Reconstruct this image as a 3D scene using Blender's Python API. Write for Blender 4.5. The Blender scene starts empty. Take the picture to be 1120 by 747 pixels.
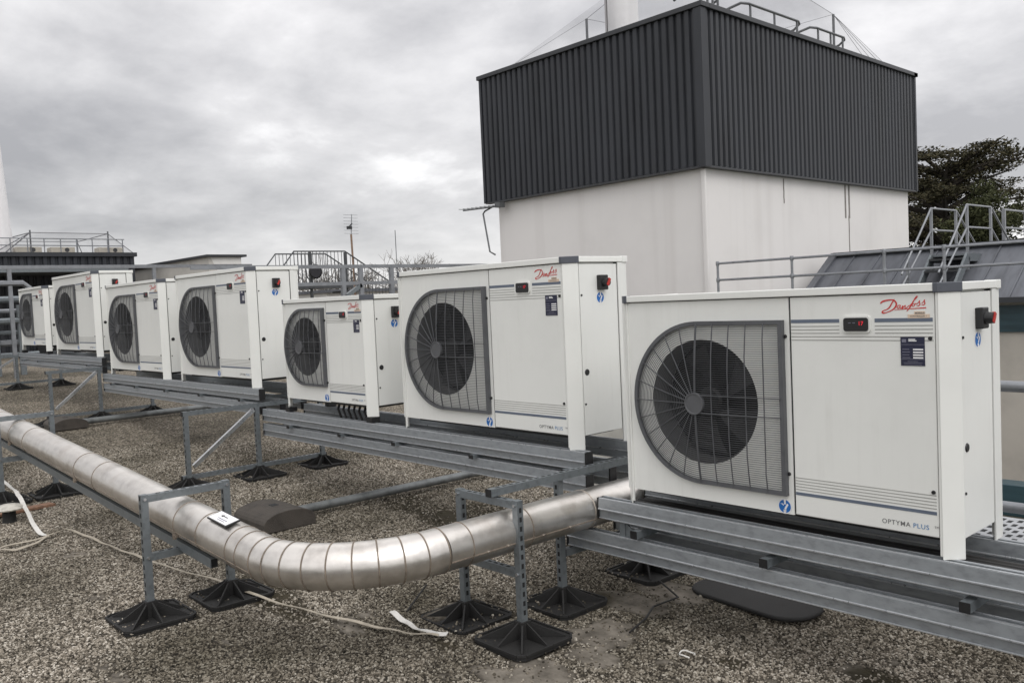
import bpy, math, random
from mathutils import Vector, Matrix, noise
random.seed(7)
S = bpy.context.scene
COL = S.collection
PI = math.pi

# ------------------------------------------------------------------ mesh builder
class MB:
    def __init__(s):
        s.v = []; s.f = []; s.m = []
    def face(s, pts, mi=0):
        n = len(s.v); s.v += [tuple(p) for p in pts]; s.f.append(tuple(range(n, n + len(pts)))); s.m.append(mi)
    def box(s, x0, x1, y0, y1, z0, z1, mi=0, skip=''):
        n = len(s.v)
        s.v += [(x0,y0,z0),(x1,y0,z0),(x1,y1,z0),(x0,y1,z0),(x0,y0,z1),(x1,y0,z1),(x1,y1,z1),(x0,y1,z1)]
        for k, q in (('b',(3,2,1,0)),('t',(4,5,6,7)),('f',(0,1,5,4)),('r',(1,2,6,5)),('k',(2,3,7,6)),('l',(3,0,4,7))):
            if k not in skip:
                s.f.append(tuple(n+i for i in q)); s.m.append(mi)
    def prism(s, poly, a, b, axis='z', mi=0):
        """poly: CCW 2-D outline, extruded from a to b along axis (z: xy, y: xz, x: yz)."""
        def P(u, w, t):
            return (u,w,t) if axis == 'z' else ((u,t,w) if axis == 'y' else (t,u,w))
        n = len(s.v); k = len(poly)
        s.v += [P(u,w,a) for u,w in poly] + [P(u,w,b) for u,w in poly]
        s.f.append(tuple(n+i for i in range(k-1,-1,-1))); s.m.append(mi)
        s.f.append(tuple(n+k+i for i in range(k))); s.m.append(mi)
        for i in range(k):
            j = (i+1) % k
            s.f.append((n+i,n+j,n+k+j,n+k+i)); s.m.append(mi)
    def frame_at(s, d):
        d = d.normalized()
        up = Vector((0,0,1)) if abs(d.z) < .95 else Vector((1,0,0))
        a = d.cross(up).normalized(); b = a.cross(d).normalized()
        return a, b
    def tube(s, path, r, n=8, mi=0, cap=True, radii=None, closed=False):
        path = [Vector(p) for p in path]; N = len(path); base = len(s.v)
        pa = None
        for i, p in enumerate(path):
            if closed: d = path[(i+1)%N] - path[i-1]
            else: d = path[min(i+1,N-1)] - path[max(i-1,0)]
            if d.length < 1e-9: d = Vector((0,0,1))
            d.normalize()
            if pa is None: a, b = s.frame_at(d)
            else:
                a = pa - d*pa.dot(d)
                if a.length < 1e-6: a, b = s.frame_at(d)
                a.normalize(); b = a.cross(d).normalized()
            pa = a
            rr = radii[i] if radii else r
            for k in range(n):
                t = 2*PI*(k+.5)/n
                s.v.append(tuple(p + a*(rr*math.cos(t)) + b*(rr*math.sin(t))))
        segs = N if closed else N-1
        for i in range(segs):
            i2 = (i+1) % N
            for k in range(n):
                k2 = (k+1) % n
                s.f.append((base+i*n+k, base+i2*n+k, base+i2*n+k2, base+i*n+k2)); s.m.append(mi)
        if cap and not closed:
            s.f.append(tuple(base+k for k in range(n))); s.m.append(mi)
            s.f.append(tuple(base+(N-1)*n+k for k in range(n-1,-1,-1))); s.m.append(mi)
    def bar(s, p, q, w, h, mi=0, up=(0,0,1)):
        p = Vector(p); q = Vector(q); d = (q-p).normalized(); up = Vector(up)
        if abs(d.dot(up)) > .98: up = Vector((0,1,0))
        a = d.cross(up).normalized()*(w/2); b = a.cross(d).normalized()*(h/2)
        n = len(s.v)
        for c in (p, q): s.v += [tuple(c-a-b), tuple(c+a-b), tuple(c+a+b), tuple(c-a+b)]
        for qd in ((0,1,2,3),(7,6,5,4),(0,4,5,1),(1,5,6,2),(2,6,7,3),(3,7,4,0)):
            s.f.append(tuple(n+i for i in qd)); s.m.append(mi)
    def lathe(s, prof, c=(0,0,0), n=24, axis='z', mi=0):
        base = len(s.v); c = Vector(c)
        for r, h in prof:
            for k in range(n):
                t = 2*PI*k/n; u, w = r*math.cos(t), r*math.sin(t)
                p = (u,w,h) if axis == 'z' else ((u,h,w) if axis == 'y' else (h,u,w))
                s.v.append(tuple(c+Vector(p)))
        for i in range(len(prof)-1):
            for k in range(n):
                k2 = (k+1) % n
                s.f.append((base+i*n+k, base+i*n+k2, base+(i+1)*n+k2, base+(i+1)*n+k)); s.m.append(mi)
    def disc(s, c, r, axis='y', n=24, mi=0):
        c = Vector(c); pts = []
        for k in range(n):
            t = 2*PI*k/n; u, w = r*math.cos(t), r*math.sin(t)
            pts.append(c + Vector((u,w,0) if axis == 'z' else ((u,0,w) if axis == 'y' else (0,u,w))))
        s.face(pts, mi)
    def build(s, name, mats, parent=None, smooth=False, bevel=0, seg=2, fixn=True):
        me = bpy.data.meshes.new(name); me.from_pydata(s.v, [], s.f); me.validate()
        if not isinstance(mats, (list, tuple)): mats = [mats]
        for m in mats: me.materials.append(m)
        if len(mats) > 1 and len(me.polygons) == len(s.m):
            me.polygons.foreach_set('material_index', s.m)
        if fixn:
            import bmesh
            bm = bmesh.new(); bm.from_mesh(me); bmesh.ops.recalc_face_normals(bm, faces=bm.faces); bm.to_mesh(me); bm.free()
        if smooth:
            for p in me.polygons: p.use_smooth = True
            if smooth == 'auto':
                try: me.set_sharp_from_angle(angle=math.radians(40))
                except Exception: pass
        o = bpy.data.objects.new(name, me); COL.objects.link(o)
        if parent is not None: o.parent = parent
        if bevel:
            b = o.modifiers.new('bevel', 'BEVEL'); b.width = bevel; b.segments = seg; b.limit_method = 'ANGLE'
            b.angle_limit = math.radians(50)
        return o

def thing(name, label, cat, loc=(0,0,0), group=None, rz=0):
    o = bpy.data.objects.new(name, None); COL.objects.link(o)
    o.empty_display_size = .1
    o.location = loc; o.rotation_euler = (0,0,rz); o['label'] = label; o['category'] = cat
    if group: o['group'] = group
    return o
def tag(o, label, cat, group=None, kind=None):
    o['label'] = label; o['category'] = cat
    if group: o['group'] = group
    if kind: o['kind'] = kind
    return o
def structure(o):
    o['kind'] = 'structure'; return o
def copy_tree(o, parent=None):
    c = o.copy(); COL.objects.link(c)
    if parent is not None: c.parent = parent
    for ch in [x for x in o.children]: copy_tree(ch, c)
    return c

# ------------------------------------------------------------------ materials
MATS = {}
def mat(name, base, rough=.5, metal=0.0, var=.12, scale=6.0, bump=0.0, bscale=60.0, spec=.5, stretch=(1,1,1), dark=None, coat=0.0, rvar=.1, rot=(0,0,0)):
    m = bpy.data.materials.new(name); m.use_nodes = True; nt = m.node_tree; N = nt.nodes; L = nt.links
    p = N['Principled BSDF']; p.inputs['Metallic'].default_value = metal
    p.inputs['Specular IOR Level'].default_value = spec; p.inputs['Coat Weight'].default_value = coat
    tc = N.new('ShaderNodeTexCoord'); mp = N.new('ShaderNodeMapping'); mp.inputs['Scale'].default_value = stretch
    mp.inputs['Rotation'].default_value = rot
    L.new(tc.outputs['Object'], mp.inputs['Vector'])
    nz = N.new('ShaderNodeTexNoise'); nz.inputs['Scale'].default_value = scale; nz.inputs['Detail'].default_value = 6
    nz.inputs['Roughness'].default_value = .62
    L.new(mp.outputs['Vector'], nz.inputs['Vector'])
    r = N.new('ShaderNodeValToRGB'); e = r.color_ramp.elements
    lo = dark if dark else tuple(c*(1-var*2) for c in base); hi = tuple(min(1,c*(1+var)) for c in base)
    e[0].position = .28; e[1].position = .72; e[0].color = (*lo,1); e[1].color = (*hi,1)
    mid = e.new(.5); mid.color = (*base,1)
    L.new(nz.outputs['Fac'], r.inputs['Fac']); L.new(r.outputs['Color'], p.inputs['Base Color'])
    mr = N.new('ShaderNodeMapRange'); mr.inputs['To Min'].default_value = max(.03,rough-rvar); mr.inputs['To Max'].default_value = min(1,rough+rvar)
    L.new(nz.outputs['Fac'], mr.inputs['Value']); L.new(mr.outputs['Result'], p.inputs['Roughness'])
    if bump:
        n2 = N.new('ShaderNodeTexNoise'); n2.inputs['Scale'].default_value = bscale; n2.inputs['Detail'].default_value = 4
        L.new(mp.outputs['Vector'], n2.inputs['Vector'])
        b = N.new('ShaderNodeBump'); b.inputs['Strength'].default_value = bump; b.inputs['Distance'].default_value = .01
        L.new(n2.outputs['Fac'], b.inputs['Height']); L.new(b.outputs['Normal'], p.inputs['Normal'])
    MATS[name] = m; return m

white = mat('powder_coat_white', (.745,.75,.715), .36, 0, .03, 1.6, .02, 220, .45, coat=.2)
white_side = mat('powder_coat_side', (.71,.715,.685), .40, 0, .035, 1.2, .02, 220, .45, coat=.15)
def grime(m, amount, col=(.30,.285,.24)):
    nt = m.node_tree; N = nt.nodes; L = nt.links; p = N['Principled BSDF']
    src = p.inputs['Base Color'].links[0].from_socket; tc = [n for n in N if n.type == 'TEX_COORD'][0]
    def nz(sc, st, lo, hi):
        mp = N.new('ShaderNodeMapping'); mp.inputs['Scale'].default_value = st; L.new(tc.outputs['Object'], mp.inputs['Vector'])
        g = N.new('ShaderNodeObjectInfo'); ad = N.new('ShaderNodeVectorMath'); ad.operation = 'ADD'
        L.new(mp.outputs['Vector'], ad.inputs[0]); sc_ = N.new('ShaderNodeVectorMath'); sc_.operation = 'SCALE'; sc_.inputs[0].default_value = (37,11,23)
        L.new(g.outputs['Random'], sc_.inputs['Scale']); L.new(sc_.outputs['Vector'], ad.inputs[1])
        n = N.new('ShaderNodeTexNoise'); n.inputs['Scale'].default_value = sc; n.inputs['Detail'].default_value = 7; n.inputs['Roughness'].default_value = .65
        L.new(ad.outputs['Vector'], n.inputs['Vector']); r = N.new('ShaderNodeMapRange'); r.inputs['From Min'].default_value = lo; r.inputs['From Max'].default_value = hi
        L.new(n.outputs['Fac'], r.inputs['Value']); return r.outputs['Result']
    streak = nz(1.0,(26,26,1.6),.50,.80); blot = nz(2.2,(1,1,1),.42,.75)
    a = N.new('ShaderNodeMath'); a.operation = 'MULTIPLY'; L.new(streak,a.inputs[0]); L.new(blot,a.inputs[1])
    b = N.new('ShaderNodeMath'); b.operation = 'MULTIPLY'; b.inputs[1].default_value = amount; L.new(a.outputs[0], b.inputs[0])
    mx = N.new('ShaderNodeMix'); mx.data_type = 'RGBA'; mx.inputs['B'].default_value = (*col,1)
    L.new(b.outputs[0], mx.inputs['Factor']); L.new(src, mx.inputs['A']); L.new(mx.outputs['Result'], p.inputs['Base Color'])
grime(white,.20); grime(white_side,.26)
darkgrey = mat('cap_grey', (.075,.082,.098), .5, 0, .1, 12)
grille_m = mat('grille_grey', (.085,.088,.094), .5, .0, .12, 9)
black = mat('black_plastic', (.012,.012,.013), .45, 0, .2, 20)
fanblack = mat('fan_black', (.005,.005,.0053), .55, 0, .2, 14)
coil = mat('coil_dark', (.003,.003,.0033), .7, .2, .35, 2, stretch=(1,1,60))
shroud_m = mat('shroud_grey', (.10,.10,.098), .55, 0, .15, 4)
stripe_m = mat('stripe_blue_grey', (.115,.14,.185), .45, 0, .06, 9)
pin_m = mat('pin_grey', (.33,.33,.31), .5, 0, .05, 9)
red = mat('logo_red', (.56,.030,.028), .45, 0, .08, 30)
redk = mat('switch_red', (.42,.025,.018), .4, 0, .08, 30)
navy = mat('navy_plate', (.012,.014,.04), .45, 0, .1, 30)
plate_white = mat('plate_white', (.76,.76,.76), .5, 0, .05, 40)
plate_grey = mat('plate_grey', (.17,.17,.22), .5, 0, .15, 300)
peach = mat('sticker_peach', (.66,.52,.40), .55, 0, .06, 40)
blue = mat('sign_blue', (.01,.13,.42), .45, 0, .08, 40)
textgrey = mat('text_grey', (.14,.14,.14), .5, 0, .05, 40)
textblue = mat('text_blue', (.09,.22,.42), .5, 0, .05, 40)
galv = mat('galvanised_steel', (.185,.205,.216), .40, .45, .08, 30, .03, 120, dark=(.125,.14,.148), rvar=.14)
galv_l = mat('galvanised_rail', (.29,.31,.325), .40, .5, .08, 38, .03, 120, stretch=(.5,1,1), dark=(.225,.24,.255), rvar=.16)
galv_h = mat('galvanised_lip_glint', (.50,.52,.54), .30, .6, .10, 30)  # lighter steel for rail beads and lips: edge glint put into the colour
galv_t = mat('galvanised_tube', (.25,.26,.275), .4, .5, .12, 10)
slot_m = mat('slot_dark', (.012,.013,.014), .8, 0, .1, 20)
rubber = mat('rubber_black', (.013,.0125,.012), .75, 0, .25, 9, .25, 160, dark=(.009,.009,.008))
rubber_brown = mat('rubber_weathered', (.058,.050,.042), .9, 0, .22, 8, .5, 120)
zincbrace = mat('bright_zinc', (.55,.56,.57), .28, .9, .1, 9)
wood = mat('plank_wood', (.24,.135,.085), .8, 0, .22, 5, .3, 60, stretch=(6,1,6))
tape_m = mat('tape_cream', (.36,.32,.255), .7, 0, .18, 12)
tape_w = mat('tape_white', (.60,.585,.55), .6, 0, .08, 22)
vent_w = mat('vent_cap', (.45,.43,.38), .6, 0, .22, 18)
conduit_m = mat('conduit_grey', (.17,.18,.18), .5, .4, .25, 8)
stick_m = mat('cable_black', (.015,.014,.013), .6, 0, .1, 9)
lead = mat('lead_sheet', (.125,.132,.148), .55, .25, .22, 1.6, .05, 12, stretch=(3,.6,.6))
teal = mat('teal_band', (.035,.07,.085), .35, .1, .25, 2.5, stretch=(.3,1,3))
beige_wall = mat('beige_render', (.46,.43,.38), .85, 0, .07, 1.4, .15, 80)
concrete = mat('concrete_pale', (.36,.35,.32), .85, 0, .12, 1.2, .2, 40)
concrete_p = mat('concrete_light', (.50,.48,.44), .85, 0, .10, 1.2, .2, 40)
concrete_w = mat('render_white', (.66,.65,.62), .8, 0, .06, 1.2)
clad = mat('cladding_anthracite', (.030,.0325,.038), .48, .0, .20, 1.6, .0, 40, .35, stretch=(1,1,.25))
clad_trim = mat('cladding_trim', (.028,.030,.034), .45, 0, .1, 2)
flue_m = mat('flue_white', (.72,.71,.71), .35, .25, .05, 2)
flue_seam = mat('flue_seam', (.40,.39,.39), .4, .4, .05, 2)
rail_stair = mat('stair_grey', (.085,.09,.095), .5, .3, .1, 9)
rail_dark = mat('rail_dark', (.12,.125,.13), .45, .4, .1, 9)
steel_dark = mat('steel_dark_paint', (.04,.042,.045), .5, .2, .1, 9)
copper = mat('pole_timber', (.24,.16,.11), .6, 0, .15, 9)
ac_box = mat('ac_casing', (.50,.46,.38), .6, 0, .08, 4)
grate_m = mat('grating_pale', (.40,.41,.42), .5, .4, .1, 8)

def pipe_material():
    m = mat('aluminium_jacket', (.68,.65,.61), .34, .90, .06, 5, .42, 7, dark=(.48,.45,.415), rvar=.10)
    nt = m.node_tree; N = nt.nodes; L = nt.links; p = N['Principled BSDF']
    src = p.inputs['Base Color'].links[0].from_socket
    nz = N.new('ShaderNodeTexNoise'); nz.inputs['Scale'].default_value = 2.1; nz.inputs['Detail'].default_value = 9; nz.inputs['Roughness'].default_value = .7
    tc = [n for n in N if n.type == 'TEX_COORD'][0]
    L.new(tc.outputs['Object'], nz.inputs['Vector'])
    r = N.new('ShaderNodeValToRGB'); r.color_ramp.elements[0].position = .52; r.color_ramp.elements[1].position = .78
    r.color_ramp.elements[0].color = (0,0,0,1); r.color_ramp.elements[1].color = (.55,.55,.55,1)
    L.new(nz.outputs['Fac'], r.inputs['Fac'])
    mx = N.new('ShaderNodeMix'); mx.data_type = 'RGBA'; mx.inputs['B'].default_value = (.34,.27,.21,1)
    L.new(r.outputs['Color'], mx.inputs['Factor']); L.new(src, mx.inputs['A']); L.new(mx.outputs['Result'], p.inputs['Base Color'])
    return m
pipe_m = pipe_material()
seam_m = mat('jacket_seam', (.20,.165,.13), .65, .2, .25, 20)
seam_l = mat('jacket_seam_light', (.50,.45,.39), .45, .7, .2, 20)

def wall_material():
    m = mat('building_render', (.69,.672,.655), .85, 0, .035, .7, .10, 50)
    nt = m.node_tree; N = nt.nodes; L = nt.links; p = N['Principled BSDF']
    src = p.inputs['Base Color'].links[0].from_socket
    tc = [n for n in N if n.type == 'TEX_COORD'][0]
    # weather streaks running down from the cladding
    mp = N.new('ShaderNodeMapping'); mp.inputs['Scale'].default_value = (2.6,2.6,.10); L.new(tc.outputs['Object'], mp.inputs['Vector'])
    nz = N.new('ShaderNodeTexNoise'); nz.inputs['Scale'].default_value = 1.0; nz.inputs['Detail'].default_value = 5; L.new(mp.outputs['Vector'], nz.inputs['Vector'])
    r = N.new('ShaderNodeValToRGB'); r.color_ramp.elements[0].position = .55; r.color_ramp.elements[1].position = .82
    r.color_ramp.elements[0].color = (0,0,0,1); r.color_ramp.elements[1].color = (.22,.22,.22,1); L.new(nz.outputs['Fac'], r.inputs['Fac'])
    mx = N.new('ShaderNodeMix'); mx.data_type = 'RGBA'; mx.inputs['B'].default_value = (.36,.325,.30,1)
    L.new(r.outputs['Color'], mx.inputs['Factor']); L.new(src, mx.inputs['A']); L.new(mx.outputs['Result'], p.inputs['Base Color'])
    return m
wall_m = wall_material()
stain_m = mat('wall_stain', (.26,.235,.215), .9, 0, .2, 9)
crack_m = mat('wall_crack', (.21,.195,.18), .9, 0, .2, 9)

def net_material():
    m = bpy.data.materials.new('bird_netting'); m.use_nodes = True; nt = m.node_tree; N = nt.nodes; L = nt.links
    out = N['Material Output']; N.remove(N['Principled BSDF'])
    d = N.new('ShaderNodeBsdfDiffuse'); d.inputs['Color'].default_value = (.24,.24,.25,1)
    t = N.new('ShaderNodeBsdfTransparent'); mx = N.new('ShaderNodeMixShader')
    tc = N.new('ShaderNodeTexCoord'); nz = N.new('ShaderNodeTexNoise'); nz.inputs['Scale'].default_value = 1.3; nz.inputs['Detail'].default_value = 3
    L.new(tc.outputs['Object'], nz.inputs['Vector'])
    mr = N.new('ShaderNodeMapRange'); mr.inputs['From Min'].default_value = .3; mr.inputs['From Max'].default_value = .7
    mr.inputs['To Min'].default_value = .05; mr.inputs['To Max'].default_value = .14
    L.new(nz.outputs['Fac'], mr.inputs['Value']); L.new(mr.outputs['Result'], mx.inputs['Fac'])
    L.new(t.outputs['BSDF'], mx.inputs[1]); L.new(d.outputs['BSDF'], mx.inputs[2]); L.new(mx.outputs['Shader'], out.inputs['Surface'])
    return m
net_m = net_material()
net_line = mat('net_cord', (.16,.16,.17), .8, 0, .1, 5)

def leaf_material(name, a, b):
    m = bpy.data.materials.new(name); m.use_nodes = True; nt = m.node_tree; N = nt.nodes; L = nt.links; p = N['Principled BSDF']
    p.inputs['Roughness'].default_value = .75; p.inputs['Specular IOR Level'].default_value = .15
    g = N.new('ShaderNodeNewGeometry'); r = N.new('ShaderNodeValToRGB')
    r.color_ramp.elements[0].color = (*a,1); r.color_ramp.elements[1].color = (*b,1)
    L.new(g.outputs['Random Per Island'], r.inputs['Fac']); L.new(r.outputs['Color'], p.inputs['Base Color'])
    return m
cedar_m = leaf_material('cedar_needles', (.020,.021,.012), (.085,.075,.042))
bush_m = leaf_material('bush_leaves', (.022,.027,.012), (.080,.086,.040))
hedge_m = leaf_material('far_foliage', (.04,.037,.028), (.11,.10,.07))
bark_m = mat('bark', (.055,.046,.038), .9, 0, .2, 6)
twig_m = mat('bare_twigs', (.13,.115,.10), .9, 0, .15, 2)

# ------------------------------------------------------------------ roof surface: gravel over membrane
def deck_z(x):
    """the roof falls gently towards +x"""
    return -.047*(max(x,-20.0)+8.2)
def survey(x, y, dz=0.0):
    """survey point measured on a level plane -> the same point on the sloping roof"""
    k = 1.985/(1.6-.047*x)
    return (k*x, k*y, deck_z(k*x)+dz)
def GR(L): return [(*survey(x,y)[:2], a*1.13, b*1.13) for x,y,a,b in L]
BARE = GR([(-2.62,2.50,.22,.12),(-2.72,2.33,.22,.10),(-2.92,3.40,.26,.16),(-2.84,3.66,.26,.16),(-2.72,2.98,.20,.24),(-2.60,2.76,.18,.12)])
def nz2(x, y, s, k=0): return noise.fractal(Vector((x*s+k*17.3, y*s-k*9.1, k*3.7)), .9, 2.1, 4)
def bare(x, y):
    v = 0
    for cx, cy, rx, ry in BARE:
        d = ((x-cx)/rx)**2 + ((y-cy)/ry)**2
        v = max(v, 1-d)
    v += .62*nz2(x,y,3.4)
    return v
SOIL = GR([(-5.25,3.95,.85,.28),(-4.9,4.15,.6,.22),(-4.5,2.15,.5,.16),(-2.10,3.1,.09,.08),(-1.8,2.95,.12,.07),(-1.5,3.35,.30,.12),(-1.0,3.2,.3,.12),(-3.2,2.40,.10,.07)])
def soil(x, y):
    v = 0
    for cx, cy, rx, ry in SOIL:
        d = ((x-cx)/rx)**2 + ((y-cy)/ry)**2
        v = max(v, 1-d)
    return v + .5*nz2(x,y,3.2,5)
def ss(a, b, t):
    t = max(0,min(1,(t-a)/(b-a))); return t*t*(3-2*t)

def gravel_material():
    m = bpy.data.materials.new('gravel_bed'); m.use_nodes = True; nt = m.node_tree; N = nt.nodes; L = nt.links; p = N['Principled BSDF']
    p.inputs['Roughness'].default_value = .92; p.inputs['Specular IOR Level'].default_value = .2
    tc = N.new('ShaderNodeTexCoord')
    vo = N.new('ShaderNodeTexVoronoi'); vo.inputs['Scale'].default_value = 52; L.new(tc.outputs['Object'], vo.inputs['Vector'])
    sep = N.new('ShaderNodeSeparateColor'); L.new(vo.outputs['Color'], sep.inputs['Color'])
    r = N.new('ShaderNodeValToRGB'); e = r.color_ramp.elements
    e[0].color = (.07,.061,.048,1); e[1].color = (.50,.46,.39,1); a = e.new(.45); a.color = (.20,.178,.142,1); a = e.new(.8); a.color = (.305,.275,.225,1)
    L.new(sep.outputs['Red'], r.inputs['Fac'])
    rd = N.new('ShaderNodeValToRGB'); rd.color_ramp.elements[0].position = .3; rd.color_ramp.elements[1].position = .75  # cell edges darkened: shade between stones put into the colour
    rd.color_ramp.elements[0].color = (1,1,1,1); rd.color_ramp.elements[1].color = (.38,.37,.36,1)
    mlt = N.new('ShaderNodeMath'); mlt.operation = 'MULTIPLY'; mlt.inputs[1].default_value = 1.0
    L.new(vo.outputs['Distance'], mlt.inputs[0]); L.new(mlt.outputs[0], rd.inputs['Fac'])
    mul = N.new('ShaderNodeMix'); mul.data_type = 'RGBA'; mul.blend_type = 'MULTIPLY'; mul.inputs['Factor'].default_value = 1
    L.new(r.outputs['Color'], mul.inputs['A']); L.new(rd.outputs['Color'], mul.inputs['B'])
    big = N.new('ShaderNodeTexNoise'); big.inputs['Scale'].default_value = .9; big.inputs['Detail'].default_value = 7; L.new(tc.outputs['Object'], big.inputs['Vector'])
    rb = N.new('ShaderNodeValToRGB'); rb.color_ramp.elements[0].position = .35; rb.color_ramp.elements[1].position = .62
    rb.color_ramp.elements[0].color = (.44,.425,.38,1); rb.color_ramp.elements[1].color = (1.05,1.02,.98,1); L.new(big.outputs['Fac'], rb.inputs['Fac'])
    mul2 = N.new('ShaderNodeMix'); mul2.data_type = 'RGBA'; mul2.blend_type = 'MULTIPLY'; mul2.inputs['Factor'].default_value = .8
    L.new(mul.outputs['Result'], mul2.inputs['A']); L.new(rb.outputs['Color'], mul2.inputs['B'])
    at = N.new('ShaderNodeAttribute'); at.attribute_name = 'bare'
    mem = N.new('ShaderNodeTexNoise'); mem.inputs['Scale'].default_value = 9; mem.inputs['Detail'].default_value = 8; mem.inputs['Roughness'].default_value = .65; L.new(tc.outputs['Object'], mem.inputs['Vector'])
    rm = N.new('ShaderNodeValToRGB'); rm.color_ramp.elements[0].position = .3; rm.color_ramp.elements[1].position = .7
    rm.color_ramp.elements[0].color = (.075,.066,.054,1); rm.color_ramp.elements[1].color = (.235,.21,.175,1); L.new(mem.outputs['Fac'], rm.inputs['Fac'])
    mb = N.new('ShaderNodeMix'); mb.data_type = 'RGBA'; L.new(at.outputs['Fac'], mb.inputs['Factor']); L.new(mul2.outputs['Result'], mb.inputs['A']); L.new(rm.outputs['Color'], mb.inputs['B'])
    at2 = N.new('ShaderNodeAttribute'); at2.attribute_name = 'soil'
    rs = N.new('ShaderNodeValToRGB'); rs.color_ramp.elements[0].color = (.022,.019,.012,1); rs.color_ramp.elements[1].color = (.065,.055,.034,1); L.new(mem.outputs['Fac'], rs.inputs['Fac'])
    ms = N.new('ShaderNodeMix'); ms.data_type = 'RGBA'; L.new(at2.outputs['Fac'], ms.inputs['Factor']); L.new(mb.outputs['Result'], ms.inputs['A']); L.new(rs.outputs['Color'], ms.inputs['B'])
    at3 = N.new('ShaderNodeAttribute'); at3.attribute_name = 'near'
    dk = N.new('ShaderNodeMapRange'); dk.inputs['To Min'].default_value = 1.0; dk.inputs['To Max'].default_value = .42; L.new(at3.outputs['Fac'], dk.inputs['Value'])  # darkens the ground near the camera: painted shade between the loose stones
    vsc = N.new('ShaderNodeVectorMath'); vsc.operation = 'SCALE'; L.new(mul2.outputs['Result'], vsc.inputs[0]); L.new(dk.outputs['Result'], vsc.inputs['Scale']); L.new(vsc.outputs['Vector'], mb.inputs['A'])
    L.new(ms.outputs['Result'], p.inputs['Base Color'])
    inv = N.new('ShaderNodeMath'); inv.operation = 'SUBTRACT'; inv.inputs[0].default_value = 1.0; L.new(vo.outputs['Distance'], inv.inputs[1])
    om = N.new('ShaderNodeMath'); om.operation = 'SUBTRACT'; om.inputs[0].default_value = 1.0; L.new(at.outputs['Fac'], om.inputs[1])
    hm = N.new('ShaderNodeMath'); hm.operation = 'MULTIPLY'; L.new(inv.outputs[0], hm.inputs[0]); L.new(om.outputs[0], hm.inputs[1])
    b = N.new('ShaderNodeBump'); b.inputs['Strength'].default_value = .9; b.inputs['Distance'].default_value = .012
    L.new(hm.outputs[0], b.inputs['Height']); L.new(b.outputs['Normal'], p.inputs['Normal'])
    return m
gravel_m = gravel_material()

def pebble_material():
    m = bpy.data.materials.new('pebble_stone'); m.use_nodes = True; nt = m.node_tree; N = nt.nodes; L = nt.links; p = N['Principled BSDF']
    p.inputs['Roughness'].default_value = .85; p.inputs['Specular IOR Level'].default_value = .25
    oi = N.new('ShaderNodeObjectInfo'); r = N.new('ShaderNodeValToRGB'); e = r.color_ramp.elements
    e[0].color = (.034,.030,.024,1); e[1].color = (.52,.495,.44,1)
    for pos, c in ((.25,(.112,.099,.079)),(.55,(.232,.209,.172)),(.8,(.35,.321,.272)),(.93,(.45,.425,.375))):
        a = e.new(pos); a.color = (*c,1)
    L.new(oi.outputs['Random'], r.inputs['Fac'])
    g = N.new('ShaderNodeNewGeometry'); nz = N.new('ShaderNodeTexNoise'); nz.inputs['Scale'].default_value = .9; nz.inputs['Detail'].default_value = 7
    L.new(g.outputs['Position'], nz.inputs['Vector'])
    rb = N.new('ShaderNodeValToRGB'); rb.color_ramp.elements[0].position = .33; rb.color_ramp.elements[1].position = .62
    rb.color_ramp.elements[0].color = (.40,.385,.34,1); rb.color_ramp.elements[1].color = (1.06,1.03,1.0,1); L.new(nz.outputs['Fac'], rb.inputs['Fac'])
    mx = N.new('ShaderNodeMix'); mx.data_type = 'RGBA'; mx.blend_type = 'MULTIPLY'; mx.inputs['Factor'].default_value = 1
    L.new(r.outputs['Color'], mx.inputs['A']); L.new(rb.outputs['Color'], mx.inputs['B']); L.new(mx.outputs['Result'], p.inputs['Base Color'])
    return m
pebble_m = pebble_material()

def make_deck():
    verts = []; faces = []; ab = []; asl = []; an_ = []
    def grid(x0, x1, nx, y0, y1, ny):
        base = len(verts)
        for j in range(ny+1):
            for i in range(nx+1):
                x = x0+(x1-x0)*i/nx; y = y0+(y1-y0)*j/ny
                verts.append((x,y,deck_z(x)))
                near = -7.5 < x < 1 and 1 < y < 5.7
                ab.append(ss(.25,.45,bare(x,y)) if near else 0.0)
                asl.append(ss(.25,.6,soil(x,y)) if near else 0.0)
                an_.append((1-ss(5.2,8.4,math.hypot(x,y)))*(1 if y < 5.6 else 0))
        for j in range(ny):
            for i in range(nx):
                a = base+j*(nx+1)+i
                faces.append((a,a+1,a+nx+2,a+nx+1))
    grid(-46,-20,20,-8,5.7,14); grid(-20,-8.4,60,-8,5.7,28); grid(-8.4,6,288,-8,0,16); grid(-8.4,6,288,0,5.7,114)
    grid(-46,-20,20,5.7,36,16); grid(-20,-8.6,24,5.7,36,16)
    me = bpy.data.meshes.new('roof_gravel'); me.from_pydata(verts, [], faces)
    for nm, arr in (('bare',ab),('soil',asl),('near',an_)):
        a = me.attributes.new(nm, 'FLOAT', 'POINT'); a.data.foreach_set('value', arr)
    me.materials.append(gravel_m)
    o = bpy.data.objects.new('roof_ground', me); COL.objects.link(o); structure(o)
    # the slab edge below the gravel
    e_ = .02; mb = MB(); mb.prism([(-46,-1.8),(6,-1.8),(6,deck_z(6)-e_),(-20,deck_z(-20)-e_),(-46,deck_z(-46)-e_)],-8,5.72,'y'); mb.prism([(-46,-1.8),(-8.58,-1.8),(-8.58,deck_z(-8.58)-e_),(-20,deck_z(-20)-e_),(-46,deck_z(-46)-e_)],5.72,36,'y')
    structure(mb.build('roof_slab', concrete))
    mb = MB(); mb.box(-3000,3000,-3000,3000,-9.2,-9.0)
    structure(mb.build('lower_ground', mat('far_ground', (.10,.105,.075), .95, 0, .25, .02)))
make_deck()

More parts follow.
